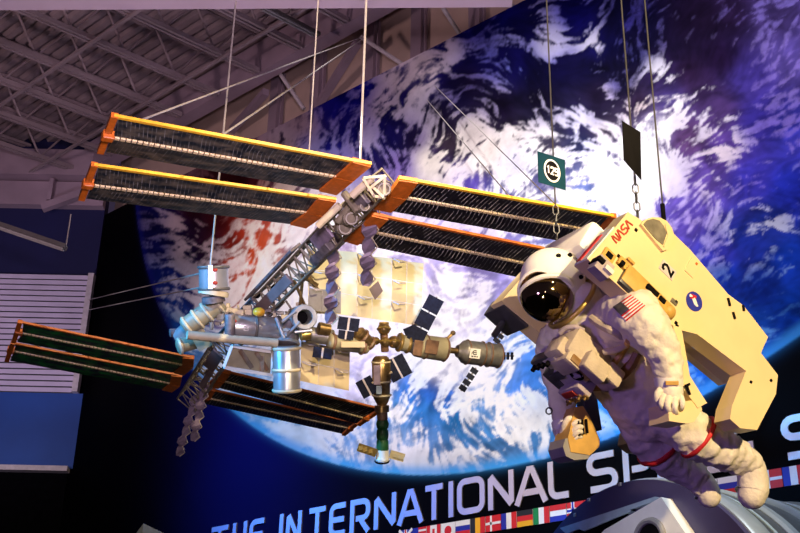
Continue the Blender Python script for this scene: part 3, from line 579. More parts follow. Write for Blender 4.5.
# ---- truss
def tp(t):  # along the truss, 0 upper near end .. 1 lower far end
    ctrl = [(0, 384, 181, 6.35), (.22, 352, 214, 6.75), (.42, 312, 255, 7.35), (.58, 268, 300, 7.95), (.75, 228, 342, 8.7), (1, 192, 398, 9.75)]
    for a, b in zip(ctrl, ctrl[1:]):
        if t <= b[0]: k = (t-a[0])/(b[0]-a[0]); return P(*[lerp(a[i], b[i], k) for i in (1, 2, 3)])
def lattice(name, t0, t1, w, n, mt='truss', r=.008):
    m = MB(); A, B = tp(t0), tp(t1); d = (B-A).normalized(); x = d.cross(FW).normalized(); y = d.cross(x)
    off = [x*w/2+y*w/2, x*w/2-y*w/2, -x*w/2-y*w/2, -x*w/2+y*w/2]
    for o in off: m.loft([A+o, B+o], r, 6)
    for k in range(n+1):
        p = lerp(A, B, k/n)
        for i in range(4):
            m.loft([p+off[i], p+off[(i+1) % 4]], r*.75, 5)
            if k < n: q = lerp(A, B, (k+1)/n); m.loft([p+off[(i+k) % 4], q+off[(i+k+1) % 4]], r*.7, 5)
    return m.build(name, mt, st_root)
lattice('truss_segment', .015, .20, .13, 5); lattice('truss_segment', .2, .40, .16, 7); lattice('truss_segment', .40, .58, .15, 7)
lattice('truss_segment', .58, .75, .17, 5, 'truss_dark'); lattice('truss_segment', .75, 1, .18, 8)
def tbox(t0, t1, w, h, off, mt, name='truss_panel'):
    m = MB(); A, B = tp(t0), tp(t1); d = (B-A).normalized(); x = d.cross(FW).normalized(); y = d.cross(x)
    y = y if y.dot(FW) < 0 else -y
    m.obox((A+B)/2+x*off+y*.1, d, x, y, ((B-A).length/2, w/2, h/2), 0, .006); m.build(name, mt, st_root)
tbox(.47, .595, .075, .02, .01, 'slab'); tbox(.76, .83, .10, .02, .0, 'slab'); tbox(.83, .90, .05, .02, .03, 'slab'); tbox(.05, .12, .08, .03, .0, 'truss_dark'); tbox(.27, .34, .10, .02, -.02, 'folded')
tbox(.40, .58, .02, .1, -.10, 'truss_dark'); tbox(.30, .38, .06, .05, .05, 'truss_dark')
# fork at the near end and round drums along the truss
m = MB()
for a, b in (((363,178),(385,176)), ((385,176),(384,198)), ((363,178),(374,196)), ((384,198),(372,186)), ((385,176),(368,190)), ((374,196),(384,198))): m.bar(P(*a, 6.2), P(*b, 6.25), .015, .02, FW)
m.build('end_frame', 'cream', st_root)
for (x, y, d, r) in ((347,219,6.6,.04), (341,228,6.7,.045), (379,190,6.3,.04), (360,207,6.5,.03)):
    m = MB(); c = P(x, y, d); m.lathe(c, c-FW*.07+RX*.03, [(0, r), (.6, r), (.7, r*.75), (1, r*.7)]); m.ring(c-FW*.07+RX*.03, RX, DY, r*.8, r*.2, 20, 6); m.build('rotary_joint', 'truss', st_root)
for (x0, y0, x1, y1, d) in ((344,193,358,212,6.5), (338,222,350,206,6.6), (352,196,372,178,6.3), (318,226,340,205,6.6)):
    m = MB(); m.loft([P(x0, y0, d), P(x1, y1, d-.05)], .022, 10); m.build('strut', 'cream' if x0 in (352, 318) else 'truss', st_root)
# ---- folded strips hanging below the truss
def strip(pa, pb, n, w, da, db, mt):
    m = MB(); A, B = P(*pa, da), P(*pb, db); d = (B-A)/n; x = d.cross(FW).normalized()
    for k in range(n):
        p = A+d*k; z = FW*(.035 if k % 2 else -.035); ww = w*(1-.12*(k % 2)); q = p+d
        vs = [p-x*w*.25+FW*0, p+x*w*.25, p+d*.3+x*ww*.5+z, p+d*.7+x*ww*.5+z, q+x*w*.25, q-x*w*.25, p+d*.7-x*ww*.5+z, p+d*.3-x*ww*.5+z]
        m.prism(vs, FW*.006)
    r = m.build('folded_radiator', mt, st_root)
    m = MB(); s = 1
    pts = []
    for k in range(n*2+1): pts.append(A+d*k/2+x*w*(.62 if k % 2 else .2)-FW*.01)
    m.loft(pts, .0045, 5); m.build('hinge_arm', 'cream', r)
strip((372,184), (366,286), 6, .092, 6.5, 7.2, 'folded'); strip((334,232), (330,324), 6, .09, 7.0, 7.6, 'folded')
strip((196,396), (178,456), 6, .075, 9.6, 9.5, 'folded'); strip((206,380), (193,441), 6, .08, 9.4, 9.3, 'folded')
m = MB(); m.prism([S(378,281,-.3), S(383,291,-.3), S(375,300,-.3), S(369,289,-.3)], FW*.015); m.build('tilted_plate', 'slab', st_root)
# ---- radiators
def pleat(cols_top, cols_bot, dt, mt, name='radiator', amp=.06, gap=.003):
    m = MB(); n = len(cols_top)
    T = [S(*q, dt+(amp if i % 2 else 0)) for i, q in enumerate(cols_top)]; B = [S(*q, dt+(amp if i % 2 else 0)) for i, q in enumerate(cols_bot)]
    for i in range(n-1):
        a, b, c, d = T[i], T[i+1], B[i+1], B[i]; e = (b-a).normalized()*gap*.5
        m.prism([a+e, b-e, c-e, d+e], FW*.02)
    return m.build(name, mt, st_root)
ct = [(308,248), (334,250), (357,252), (372,256), (392,258), (407,261), (424,263)]; cb = [(308,314), (335,314), (357,317), (372,319), (391,322), (406,324), (421,327)]
def rows(ct, cb, n, dt, mt, g=.012, **kw):
    for k in range(n):
        f = lambda t: [(lerp(a[0], b[0], t), lerp(a[1], b[1], t)) for a, b in zip(ct, cb)]
        o = pleat(f((k+g)/n), f((k+1-g)/n), dt, mt, **kw)
        q = f(k/n)
        for a, b in list(zip(q, q[1:]))[::2]:
            m = MB(); m.loft([S(lerp(a[0], b[0], .1), a[1]+1, dt-.02), S(lerp(a[0], b[0], .5), (a[1]+b[1])/2+2.5, dt-.06), S(lerp(a[0], b[0], .9), b[1]+1, dt-.02)], .006, 6); m.build('hinge_rod', 'lamp_white', o)
rows(ct, cb, 3, .05, 'radiator')
rows([(301,341), (319,344), (334,348), (350,352)], [(300,381), (318,385), (334,388), (349,391)], 2, .15, 'radiator_tan')
rows([(309,286), (322,289), (341,291)], [(308,310), (322,312), (341,314)], 1, -.08, 'grey')
m = MB(); m.prism([S(232,346), S(273,352), S(272,375), S(224,367)], FW*.03); pn = m.build('thermal_panel', 'khaki', st_root)
m = MB()
for a, b in (((232,346),(273,352)), ((273,352),(272,375)), ((272,375),(224,367)), ((224,367),(232,346))): m.bar(S(*a, -.01), S(*b, -.01), .02, .03, FW)
m.build('panel_frame', 'white', pn)
m = MB()
for a, b, w in (((240,350),(252,368), .03), ((256,352),(268,370), .025), ((262,356),(262,372), .03)): m.bar(S(*a, -.012), S(*b, -.012), w, .012, FW)
m.build('foil_strip', 'brown', pn)
m = MB(); m.bar(S(196,331,.1), S(206,348,.1), .1, .02, FW); m.build('thermal_panel', 'khaki', st_root)
# ---- pressurised modules
def module(a, b, r, mt, prof=None, name='module', da=0., db=0., extra=None, n=28):
    A, B = S(*a, da), S(*b, db); m = MB(); m.lathe(A, B, [(t, q*r) for t, q in (prof or [(0, .72), (.02, .9), (.05, 1), (.95, 1), (.98, .9), (1, .72)])], n)
    return m.build(name, mt, st_root, True), A, B
def bands(root, A, B, r, ts, mt='alu_dark', rr=.012):
    x, y, d = frame(B-A)
    for t in ts: m = MB(); m.ring(A+(B-A)*t, x, y, r, rr, 32, 6); m.build('ring_band', mt, root, True)
px = .0071
o, A, B = module((214,290), (213.5,266), 14*px, 'alu'); bands(o, A, B, 14*px, (.05, .95)); 
m = MB(); m.bar(S(210.5,265,-.1), S(210.5,289,-.1), .03, .012, FW); m.build('stripe', 'white', o); 
m = MB()
for y in (270, 283): m.ell(S(215, y, -.1), RX, DY, FW, (.018, .014, .012), 12, 8)
m.build('red_mark', 'rust_red', o)
module((213,296), (214,290), 14*px, 'cream', [(0, .7), (.1, 1.02), (.8, 1.05), (1, .9)])
module((214,303), (213,296), 11*px, 'truss_dark')
o, A, B = module((184,329), (222,301), 9.5*px, 'khaki', da=.12, db=.05); bands(o, A, B, 9.5*px, (.1, .35, .6, .9), 'cream')
o, A, B = module((179,338), (192,325), 8*px, 'alu', da=.3, db=.2)
o, A, B = module((177,347), (205,339), 7*px, 'khaki', da=.2, db=.2); bands(o, A, B, 7*px, (.1, .9), 'cream')
m = MB(); m.loft([S(170,333,.3), S(184,332,.3), S(192,336,.2)], .03, 8); m.build('robot_arm', 'truss_dark', st_root)
o, A, B = module((228,326), (279,330), 12.5*px, 'alu'); bands(o, A, B, 12.5*px, (.04, .5, .97))
m = MB()
for x, y in ((235,321), ): m.ell(S(x, y, -.09), RX, DY, FW, (.012, .012, .01), 12, 8)
m.build('red_mark', 'rust_red', o)
m = MB(); c = S(246, 328.5, -.1)
for a, b in (((-1, -1), (1, -1)), ((1, -1), (1, 1)), ((1, 1), (-1, 1)), ((-1, 1), (-1, -1))): m.bar(c+RX*a[0]*.014+DY*a[1]*.014, c+RX*b[0]*.014+DY*b[1]*.014, .006, .006, FW)
m.build('square_mark', 'white', o)
m = MB(); m.loft([S(187,335,-.12), S(230,339,-.12), S(277,343,-.12)], 4.2*px, 12); m.build('handling_rail', 'cream', st_root, True)
o, A, B = module((230,314), (230,340), 5*px, 'truss_dark', da=-.1, db=-.1)
m = MB(); m.ell(S(259, 312, -.1), RX, DY, FW, (.042, .032, .04)); m.build('antenna_dome', 'yellow', st_root, True)
o, A, B = module((287,393), (286,346), 13*px, 'alu', [(0, .8), (.02, 1), (.1, 1.02), (.12, 1), (.93, 1), (.97, .92), (1, .8)], da=-.12, db=-.12); bands(o, A, B, 13*px, (.06, .5, .95), 'cream')
o, A, B = module((286,345), (288,322), 12*px, 'truss_dark', da=-.05, db=0.); bands(o, A, B, 12*px, (.1, .5), 'alu')
# docking port that faces the viewer
A = S(297, 318, .1); B = S(305, 317, -.2); m = MB(); m.lathe(A, B, [(0, 11*px), (.7, 12*px), (.96, 12.5*px), (1, 11.5*px), (1, 7.6*px), (.9, 7*px), (.3, 6*px)], 32); o = m.build('docking_port', 'alu', st_root, True)
m = MB(); m.lathe(lerp(A, B, .25), lerp(A, B, .55), [(0, 6.9*px), (1, 7.2*px)], 28); m.build('hatch_opening', 'dark', o)
m = MB()
for a, b in (((282,322),(296,311)), ((286,336),(300,322)), ((276,318),(284,338)), ((295,332),(312,330))): m.loft([S(*a, -.16), S(*b, -.2)], .012, 8)
m.build('handrail', 'alu', st_root)
module((300,336), (310,334), 5*px, 'gold_rim', da=-.15, db=-.15)
# connecting tunnels to the right
o, A, B = module((306,334), (334,338), 8*px, 'alu_dark', da=.05); module((318,328), (330,330), 6*px, 'bronze', da=-.05, db=-.05)
o, A, B = module((328,341), (368,347), 7.5*px, 'khaki', da=-.05); bands(o, A, B, 7.5*px, (.1, .85), 'brown')
m = MB(); m.obox(S(353,344.5,-.12), RX, DY, FW, (.085, .022, .02), 0, .006); m.build('module_cover', 'radiator_tan', st_root)
o, A, B = module((358,332), (371,346), 7*px, 'bronze', da=-.05); bands(o, A, B, 7*px, (.3, .8), 'brown')
for (x, y, r) in ((384,329,6.5), (385,342,5.5), (394,342,6.5), (376,341,4)):
    m = MB(); m.ell(S(x, y, -.02), RX, DY, FW, (r*px, r*px, r*px)); q = m.build('node_sphere', 'bronze', st_root, True)
    m = MB(); m.ring(S(x, y, -.02), RX, (FW+DY*.3), r*px, .008, 24, 6); m.build('ring_band', 'gold_rim', q)
module((384,322), (384,330), 5*px, 'gold_rim'); module((384,333), (385,352), 4*px, 'brown')
o, A, B = module((398,342), (414,345), 8.5*px, 'khaki'); bands(o, A, B, 8.5*px, (.1, .6), 'gold_rim')
o, A, B = module((413,345), (448,350), 12*px, 'khaki', [(0, .75), (.08, .95), (.2, 1), (.9, 1.03), (.96, .9), (1, .6)]); bands(o, A, B, 12*px, (.35, .9), 'brown', .008)
m = MB(); m.obox(S(418,348,-.1), (B-A), (B-A).cross(FW), FW, (.035, .055, .012), 0, .004); m.obox(S(432,347,-.1), (B-A), (B-A).cross(FW), FW, (.05, .05, .008), 0, .004); m.build('dark_cover', 'brown', o)
m = MB(); m.loft([S(446,340), S(452,334)], .012, 8); m.ell(S(453,333), RX, DY, FW, (.02, .018, .02)); m.build('antenna', 'bronze', o)
m = MB(); m.loft([S(447,350), S(458,351)], 3.2*px, 12); m.build('docking_probe', 'bronze', st_root, True)
o, A, B = module((457,351), (500,356), 12.5*px, 'alu_dark', [(0, .5), (.06, .62), (.14, .95), (.2, 1), (.58, 1), (.6, .93), (.68, .93), (.7, 1), (.97, 1), (1, .8)], name='cargo_craft'); bands(o, A, B, 12.7*px, (.22, .57, .72, .96), 'brown', .006)
c = S(475, 353.5, -.1); e1 = (B-A).normalized(); e2 = e1.cross(FW).normalized(); e2 = e2 if e2.dot(DY) < 0 else -e2
m = MB(); m.obox(c, e1, e2, FW, (.042, .036, .004)); lb = m.build('white_label', 'white', o)
m = MB()
ang = [math.radians(q) for q in range(55, 320, 22)]
m.strokes([[(.019*math.cos(q), .015*math.sin(q)+.007) for q in ang], [(-.02, .007), (.013, .007)]], c-FW*.005, e1, e2, .006, -FW*.002)
m.strokes([[(-.026, -.022), (-.01, -.022)], [(-.004, -.022), (.01, -.022)], [(.015, -.022), (.026, -.022)]], c-FW*.005, e1, e2, .008, -FW*.002)
m.build('round_e_emblem', 'dark', lb)
def panel(a, b, w, n, dd=0., mt='cells', name='small_solar_panel', parent=None):
    A, B = S(*a, dd), S(*b, dd); d = (B-A).normalized(); x = d.cross(FW).normalized(); m = MB(); Lg = (B-A).length
    for k in range(n): m.obox(A+d*Lg*(k+.5)/n, d, x, FW, (Lg/n/2-.006, w/2, .006))
    o = m.build(name, mt, parent or st_root); m = MB(); m.bar(A+FW*.008, B+FW*.008, .012, .008, FW); m.build('panel_spar', 'grey', o); return o
for a, b, dd in (((498,356),(514,356),-.05), ((476,368),(461,391),.0), ((495,343),(509,324),.05)): panel(a, b, .055, 4, dd)
panel((413,343), (437,297), .12, 3, -.06); panel((405,336), (418,330), .1, 1, -.02)
# four black panels round the middle, two by two
def pair(cx, cy, ang, w, h, dd):
    c = S(cx, cy, dd); a = math.radians(ang); e1 = RX*math.cos(a)+DY*math.sin(a); e2 = -RX*math.sin(a)+DY*math.cos(a); m = MB()
    for s in (-1, 1): m.obox(c+e1*s*(w*.5+.006), e1, e2, FW, (w*.48, h*.5, .006))
    o = m.build('small_solar_panel', 'cells', st_root); m = MB(); m.obox(c-FW*.003, e1, e2, FW, (.006, h*.5, .008)); m.build('panel_spar', 'lamp_white', o)
pair(348.5, 324, 8, .070, .09, -.1); pair(322.5, 353, 8, .062, .075, -.12); pair(346, 335, 8, .05, .06, -.1)
# downward module with wings, then the green spacecraft
o, A, B = module((381,356), (382,405), 9.5*px, 'bronze', [(0, .6), (.04, .85), (.1, 1), (.55, 1), (.6, .93), (.85, .9), (.93, .7), (1, .5)]); bands(o, A, B, 9.3*px, (.12, .52, .8), 'cream', .007)
m = MB(); m.obox(S(377,375,-.07), RX, DY, FW, (.024, .07, .012), 0, .004); m.build('hull_cover', 'folded', o)
m = MB(); m.obox(S(379,390,-.068), RX, DY, FW, (.02, .03, .012), 0, .004); m.build('blue_cover', 'capsule_strip', o)
pair(367, 387, -28, .055, .13, -.02); pair(397.5, 368, -28, .075, .16, -.02)
m = MB(); m.loft([S(372,383,-.05), S(392,372,-.05)], .008, 8); m.build('panel_axle', 'cream', st_root)
module((382,405), (382,412), 7.5*px, 'bronze'); module((382,410), (382.5,420), 5.5*px, 'brown')
o, A, B = module((382.5,419), (382.5,451), 6.3*px, 'green', [(0, .55), (.04, .9), (.15, 1.05), (.27, .95), (.31, .78), (.36, .95), (.5, 1), (.6, .95), (.64, .85), (.7, .97), (.92, 1), (1, .9)], 'docked_capsule')
m = MB(); m.lathe(S(382.5,450), S(382,461), [(0, 6.4*px), (.8, 6.7*px), (.85, 7.2*px), (1, 7*px)]); m.build('white_skirt', 'white', o, True); m = MB(); m.ring(S(382,461), RX, (FW-DY*.2), 6.9*px, .007, 28, 6); m.build('rim', 'dark', o)
for a, b in (((376,453),(358,447)), ((390,454),(404,458))):
    m = MB(); A, B = S(*a, -.02), S(*b, -.02); m.bar(A, B, .01, .06, -DY)
    for k in (.3, .6, .85): m.obox(lerp(A, B, k)-FW*.008, RX, DY, FW, (.014, .014, .004))
    m.build('capsule_panel', 'gold_rim' if a[0] < 380 else 'cream', o)
# odd boxes and plumbing between the modules
r2 = random.Random(3)
m = MB()
for k in range(26):
    x = r2.uniform(196, 300); y = 318+r2.uniform(-14, 10)-(x-196)*.02
    m.obox(S(x, y, r2.uniform(0, .12)), RX, DY, FW, (r2.uniform(.01, .035), r2.uniform(.01, .03), .03), r2.choice((0, 1, 2)), .004)
m.build('equipment_box', ['alu_dark', 'cream', 'truss_dark'], st_root)
m = MB()
for k in range(16):
    x = r2.uniform(225, 300); y = r2.uniform(300, 318); m.loft([S(x, y, .1), S(x+r2.uniform(-10, 10), y+r2.uniform(6, 14), .05)], .008, 6, r2.choice((0, 1)))
m.build('antenna_mast', ['truss_dark', 'cream'], st_root)
m = MB()
for a, b in (((303,273),(300,306)), ((294,280),(305,306)), ((318,285),(300,276)), ((325,300),(308,276)), ((305,270),(325,300))): m.loft([S(*a, .02), S(*b, .02)], .012, 6)
m.build('support_frame', 'bronze', st_root)

r3 = random.Random(5)
for k in range(22):
    t = r3.uniform(.06, .97); m = MB(); c = tp(t)+RX*r3.uniform(-.06, .06)+DY*r3.uniform(-.06, .06)-FW*r3.uniform(.02, .11)
    m.obox(c, (tp(min(1, t+.02))-tp(t-.02)), FW, RX, (r3.uniform(.015, .05), r3.uniform(.015, .03), r3.uniform(.012, .03)), 0, .004); m.build('truss_equipment', r3.choice(('dark', 'truss_dark', 'cream', 'truss', 'gunmetal')), st_root)
# ------------------------------------------------------------------ astronaut figure
D0 = 5.7
def A_(x, y, dz=0.): return P(x, y, D0+dz)
def cdir(a, b, c): return (RX*a+DY*b+FW*c).normalized()
AL = cdir(.46, -.28, -.84); AU = cdir(-.73, -.66, -.18); AU = (AU-AL*AU.dot(AL)).normalized(); AF = AU.cross(AL); AF = AF if AF.dot(cdir(-.57, .64, -.52)) > 0 else -AF
X0 = A_(600, 335)
def AP(x, y, l): return on_plane(x, y, X0+AL*l, AL)               # point on a plane parallel to the figure's mid plane
ast = thing('astronaut', 'floating astronaut figure in a white spacesuit with gold visor, knees bent', 'astronaut figure', A_(640, 395))
m = MB()
def limb(ctrl, n=7, fold=0., freq=2.1, seg=18, asp=None, axis=None):
    q = spline(ctrl, n); pts = [A_(a, b, c) for a, b, c, r in q]; s = 0; rr = []
    for i, z in enumerate(q):
        if i: s += (pts[i]-pts[i-1]).length
        rr.append(z[3]*(1+fold*math.sin(s*2*PI/.055+math.sin(s*17))))
    return pts, rr
tp_, tr_ = limb([(583,305,-.05,.12), (592,320,-.03,.21), (604,338,-.01,.235), (618,362,.0,.20), (632,384,.02,.205), (648,404,.04,.21)])
m.capsule(tp_, tr_, 24, 0, [.86]*len(tp_), AL)
for ct, fo in (([(620,320,-.20,.14), (633,313,-.33,.124), (645,325,-.41,.112), (658,344,-.43,.092), (666,361,-.43,.079), (669,383,-.43,.060)], .03),
           ([(572,335,.12,.13), (557,346,.20,.11), (557,366,.22,.098), (561,386,.18,.074), (562,408,.14,.068), (564,432,.10,.052)], .03),
           ([(652,402,.0,.17), (672,415,-.06,.14), (688,429,-.08,.118), (702,440,-.07,.110), (718,448,-.04,.098), (733,455,.0,.094), (746,463,.03,.082), (752,474,.04,.07)], .045),
           ([(640,406,.08,.16), (646,428,.10,.128), (658,447,.12,.112), (674,462,.15,.096), (690,473,.18,.082), (702,484,.20,.066)], .045)):
    a, b = limb(ct, 8, fo); m.capsule(a, b, 18)
body = m.build('suit_body', 'suit', ast, True)
md = body.modifiers.new('join', 'REMESH'); md.mode = 'VOXEL'; md.voxel_size = .0125; md.use_smooth_shade = True
md = body.modifiers.new('soft', 'SMOOTH'); md.factor = .5; md.iterations = 3
for nm, sz, stn in (('fold', .075, .030), ('crease', .03, .012)):
    tx = bpy.data.textures.new(nm, 'CLOUDS'); tx.noise_scale = sz; tx.noise_depth = 1
    md = body.modifiers.new(nm, 'DISPLACE'); md.texture = tx; md.strength = stn; md.mid_level = .5; md.texture_coords = 'LOCAL'
bpy.context.view_layer.update(); dg = bpy.context.evaluated_depsgraph_get()
bme = bpy.data.meshes.new_from_object(body.evaluated_get(dg)); bvh = BVHTree.FromPolygons([tuple(ast.location+v.co) for v in bme.vertices], [tuple(p.vertices) for p in bme.polygons]); bpy.data.meshes.remove(bme)
def hit(x, y, off=.004, dflt=D0):
    r = ray(x, y).normalized(); h = bvh.ray_cast(CP, r)
    return (h[0]-r*off) if h[0] is not None else None
# leg bands and boots
def band(c0, c1, r, k=1.05, mt='red', name='leg_band'):
    m = MB(); a, b = A_(*c0), A_(*c1); m.loft([a, lerp(a, b, .25), lerp(a, b, .75), b], [r*k*.97, r*k, r*k, r*k*.97], 32); return m.build(name, mt, ast, True)
band((697,436,-.074), (700,438.3,-.073), .121); band((657,445.5,.117), (659.5,448.5,.124), .121)
for ct in ([(751,468,.035,.074), (753,480,.03,.078), (753,490,.02,.078), (752,495,.01,.072)], [(700,480,.20,.066), (706,489,.19,.066), (709,496,.18,.062)]):
    q = spline(ct, 6); m = MB(); m.capsule([A_(*z[:3]) for z in q], [z[3] for z in q], 20); b = m.build('boot', 'suit', ast, True)
    e = A_(*ct[-1][:3]); f = A_(*ct[-2][:3]); d = (e-f).normalized(); x, y, _ = frame(d); m = MB(); m.ring(e-d*.01+FW*.02, x, y, ct[-1][3]+.001, .010, 28, 6); m.build('sole_edge', 'gunmetal', b, True)
# helmet, visor
HC = A_(552.5, 280, -.02); m = MB(); m.ell(HC, AL, AF, AU, (.163, .16, .166), 32, 24)
hel = m.build('helmet', 'suit_white', ast, True)
VC = A_(546.5, 295.5, -.095); VF = cdir(-.22, .42, -.88)
m = MB(); vx = AL-VF*AL.dot(VF); vx.normalize(); vy = VF.cross(vx); m.ell(VC, vx, vy, VF, (.131, .143, .130), 40, 28); m.build('gold_visor', 'visor', hel, True)
m = MB(); m.ring(VC-VF*.005, vx*1.0, vy*1.09, .131, .011, 44, 8); m.build('visor_rim', 'suit_white', hel, True)
# sun shade over the brow
m = MB(); u = cdir(-.30, -.72, -.62); n = 14
pts = []
for i in range(n+1):
    t = -1.25+2.5*i/n; pts.append(VC+cdir(1, -.18, -.15)*math.sin(t)*.138+cdir(-.12, -.62, -.72)*math.cos(t)*.150)
m.loft(pts, .013, 8); m.build('brow_shade', 'suit_white', hel, True)
m = MB()
for x, y in ((558.5,255.5), (570,255), (581,277)):
    r = ray(x, y).normalized(); oc = CP-HC; b_ = oc.dot(r); c_ = oc.dot(oc)-.168**2; t = -b_-math.sqrt(max(0, b_*b_-c_)); m.ell(CP+r*t, RX, DY, FW, (.013, .011, .008), 12, 8)
m.build('shell_fastener', 'dark', hel)
m = MB(); m.ring(A_(572,304,-.07), AL, AF, .150, .013, 40, 10); m.build('neck_ring', 'gold_rim', ast, True)
# chest unit
def obox(c, h, mt, name, par, bev=.012, ax=None): m = MB(); e = ax or (AL, AU, AF); m.obox(c, *e, h, 0, bev); return m.build(name, mt, par, True, angle=30)
cc = A_(576, 358, -.17)
cp = obox(cc, (.125, .12, .08), 'pouch', 'chest_unit', ast, .03)
obox(cc+AF*.075-AU*.03-AL*.03, (.10, .06, .03), 'pouch_violet', 'instrument_cover', cp); obox(cc+AF*.10-AU*.10-AL*.035, (.085, .045, .05), 'pouch_violet', 'lower_module', cp)
obox(cc+AF*.155-AU*.085-AL*.045, (.045, .017, .004), 'rust_red', 'red_placard', cp, .001); obox(cc+AF*.09+AU*.05+AL*.05, (.07, .05, .03), 'pouch', 'strap_pocket', cp); obox(cc+AF*.07+AU*.105-AL*.10, (.07, .025, .03), 'gunmetal', 'connector_block', cp)
obox(cc+AF*.06-AU*.045+AL*.135, (.035, .07, .05), 'pouch', 'side_pocket', cp); obox(cc+AF*.11+AU*.01-AL*.06, (.045, .02, .012), 'gunmetal', 'display_window', cp, .003)
obox(cc+AF*.05+AU*.115+AL*.03, (.06, .035, .045), 'pouch', 'top_pocket', cp, .012); obox(cc+AF*.09-AU*.00+AL*.095, (.03, .075, .02), 'belt', 'cover_strap', cp, .005); obox(cc+AF*.085+AU*.085-AL*.02, (.05, .03, .02), 'pouch_violet', 'label_plate', cp, .004); obox(cc+AF*.085-AU*.01-AL*.115, (.03, .06, .03), 'gunmetal', 'side_connector', cp, .006)
for k in range(3): obox(cc+AF*.10+AU*(.06-.045*k)+AL*.05, (.045, .008, .016), 'pouch_violet', 'cover_seam', cp, .003)
obox(cc-AU*.15+AL*.10+AF*.02, (.06, .05, .05), 'pouch', 'hip_pocket', cp, .015)
m = MB()
for i in range(5):
    c = cc+AF*.155-AU*(.128-.012*(i % 2))-AL*(.10-.035*i); m.ring(c, AL, AU, .013, .004, 16, 6)
    m.loft([c, c+AF*.02], .006, 8)
m.build('toggle_ring', 'gold_rim', cp, True)
m = MB()
for i in range(4):
    c = cc+AF*.10+AU*.10-AL*(.15-.04*i); m.loft([c, c+AF*.03], .012, 10)
m.ring(cc+AF*.11-AU*.02+AL*.06, AL, AU, .032, .007, 24, 6); m.build('dial', 'dark', cp, True)
m = MB(); m.loft([A_(*q) for q in spline([(604,352,-.27), (616,350,-.30), (626,344,-.30), (630,334,-.29), (624,326,-.27)], 5)], .017, 10); m.build('hose', 'pouch', cp, True)
m = MB(); m.loft([A_(*q) for q in spline([(560,333,-.18), (566,328,-.20), (575,327,-.22), (584,331,-.24)], 5)], .013, 10); m.build('hose', 'pouch_violet', cp, True)
# straps lying on the torso and waist ring
def draped(pts, w, mt, name, off=.012, par=ast):
    q = [hit(*p, off) for p in spline(pts, 5)]; q = [z for z in q if z is not None]; m = MB(); m.loft(q, w, 8); return m.build(name, mt, par, True)
draped([(592,386), (606,384), (620,376), (630,366), (637,353)], .028, 'belt', 'waist_ring', .004)
draped([(612,366), (622,352), (629,341)], .018, 'mmu_gold', 'strap', .0); draped([(592,318), (603,326), (616,332), (622,336)], .022, 'pouch', 'strap', .004)
# flag patch
fa, fb, fc, fd = (612.5,307), (631,294.5), (645.5,305.5), (626.5,321)
def pt_(u, v): return (lerp(lerp(fa[0], fb[0], u), lerp(fd[0], fc[0], u), v), lerp(lerp(fa[1], fb[1], u), lerp(fd[1], fc[1], u), v))
m = MB(); nu, nv_ = 18, 13; G = []; last = None
for j in range(nv_+1):
    for i in range(nu+1):
        p = hit(*pt_(i/nu, j/nv_), .007) or last; last = p; G.append(p)
o0 = len(m.v); m.v += G
for j in range(nv_):
    for i in range(nu):
        a = j*(nu+1)+i; m.f.append([a, a+1, a+nu+2, a+nu+1]); m.m.append(2 if (i < nu*.42 and j < nv_*.55) else (0 if j % 2 == 0 else 1))
m.build('flag_patch', ['f_red', 'f_white', 'gunmetal'], ast, True, label='red and white striped flag patch with dark corner')
# gloves: palm, four curled fingers and thumb, closed on the hand controllers
def glove(palm, fingers, thumb, r, mt='suit'):
    m = MB(); q = spline(palm, 5); m.capsule([A_(*z[:3]) for z in q], [z[3] for z in q], 16)
    for i, fg in enumerate(fingers):
        q = spline(fg, 4); k = (.9, 1, .97, .82)[i]; m.capsule([A_(*z) for z in q], [r*k*(1-.25*t/(len(q)-1)) for t in range(len(q))], 12)
    q = spline(thumb, 4); m.capsule([A_(*z) for z in q], [r*1.1*(1-.25*t/(len(q)-1)) for t in range(len(q))], 12)
    return m.build('glove', mt, ast, True)
g = glove([(669,382,-.43,.054), (671,391,-.445,.058), (673,398,-.45,.050)],
      [[(664,396,-0.480), (661.5,401,-0.505), (661.5,406,-0.505), (663,409,-0.485)], [(669,398,-0.490), (667.5,404,-0.520), (668,409,-0.520), (669.5,412,-0.500)], [(675,399,-0.490), (675,405,-0.520), (675,410,-0.518), (676,413,-0.500)], [(681,397,-0.480), (682.5,402,-0.508), (682,407,-0.506), (681.5,409,-0.490)]],
      [(663,388,-0.450), (658,393,-0.475), (657,399,-0.480), (659,403,-0.475)], .0175)
m = MB(); a, b = A_(668.5,377,-.43), A_(669,386,-.432); m.loft([a, b], [.068, .066], 28); m.build('wrist_cuff', 'suit_white', g, True)
m = MB(); m.obox(A_(672,383,-.50), RX, DY, FW, (.03, .010, .006), 0, .002); m.build('wrist_label', 'mmu_gold', g)
g = glove([(564,431,.08,.046), (565,440,.06,.050), (568,446,.06,.044)],
      [[(568,434,.03), (571,427,-.01), (576,422,-.02), (580,421,.0)], [(568,438,.02), (572,432,-.02), (578,427,-.035), (582,427,-.015)], [(568,443,.02), (572,437,-.025), (578,432,-.04), (582,432,-.02)], [(568,447,.02), (572,442,-.02), (577,437,-.035), (581,437,-.015)]],
      [(562,433,.04), (564,425,.01), (568,419,-.0), (573,418,.01)], .0165)
m = MB(); a, b = A_(563,422,.115), A_(564,431,.095); m.loft([a, b], [.061, .058], 28); m.build('wrist_cuff', 'suit_white', g, True)
m = MB(); m.ring(A_(549,411,.10), RX, DY, .016, .004, 18, 6); m.build('wrist_tether_ring', 'gunmetal', g)

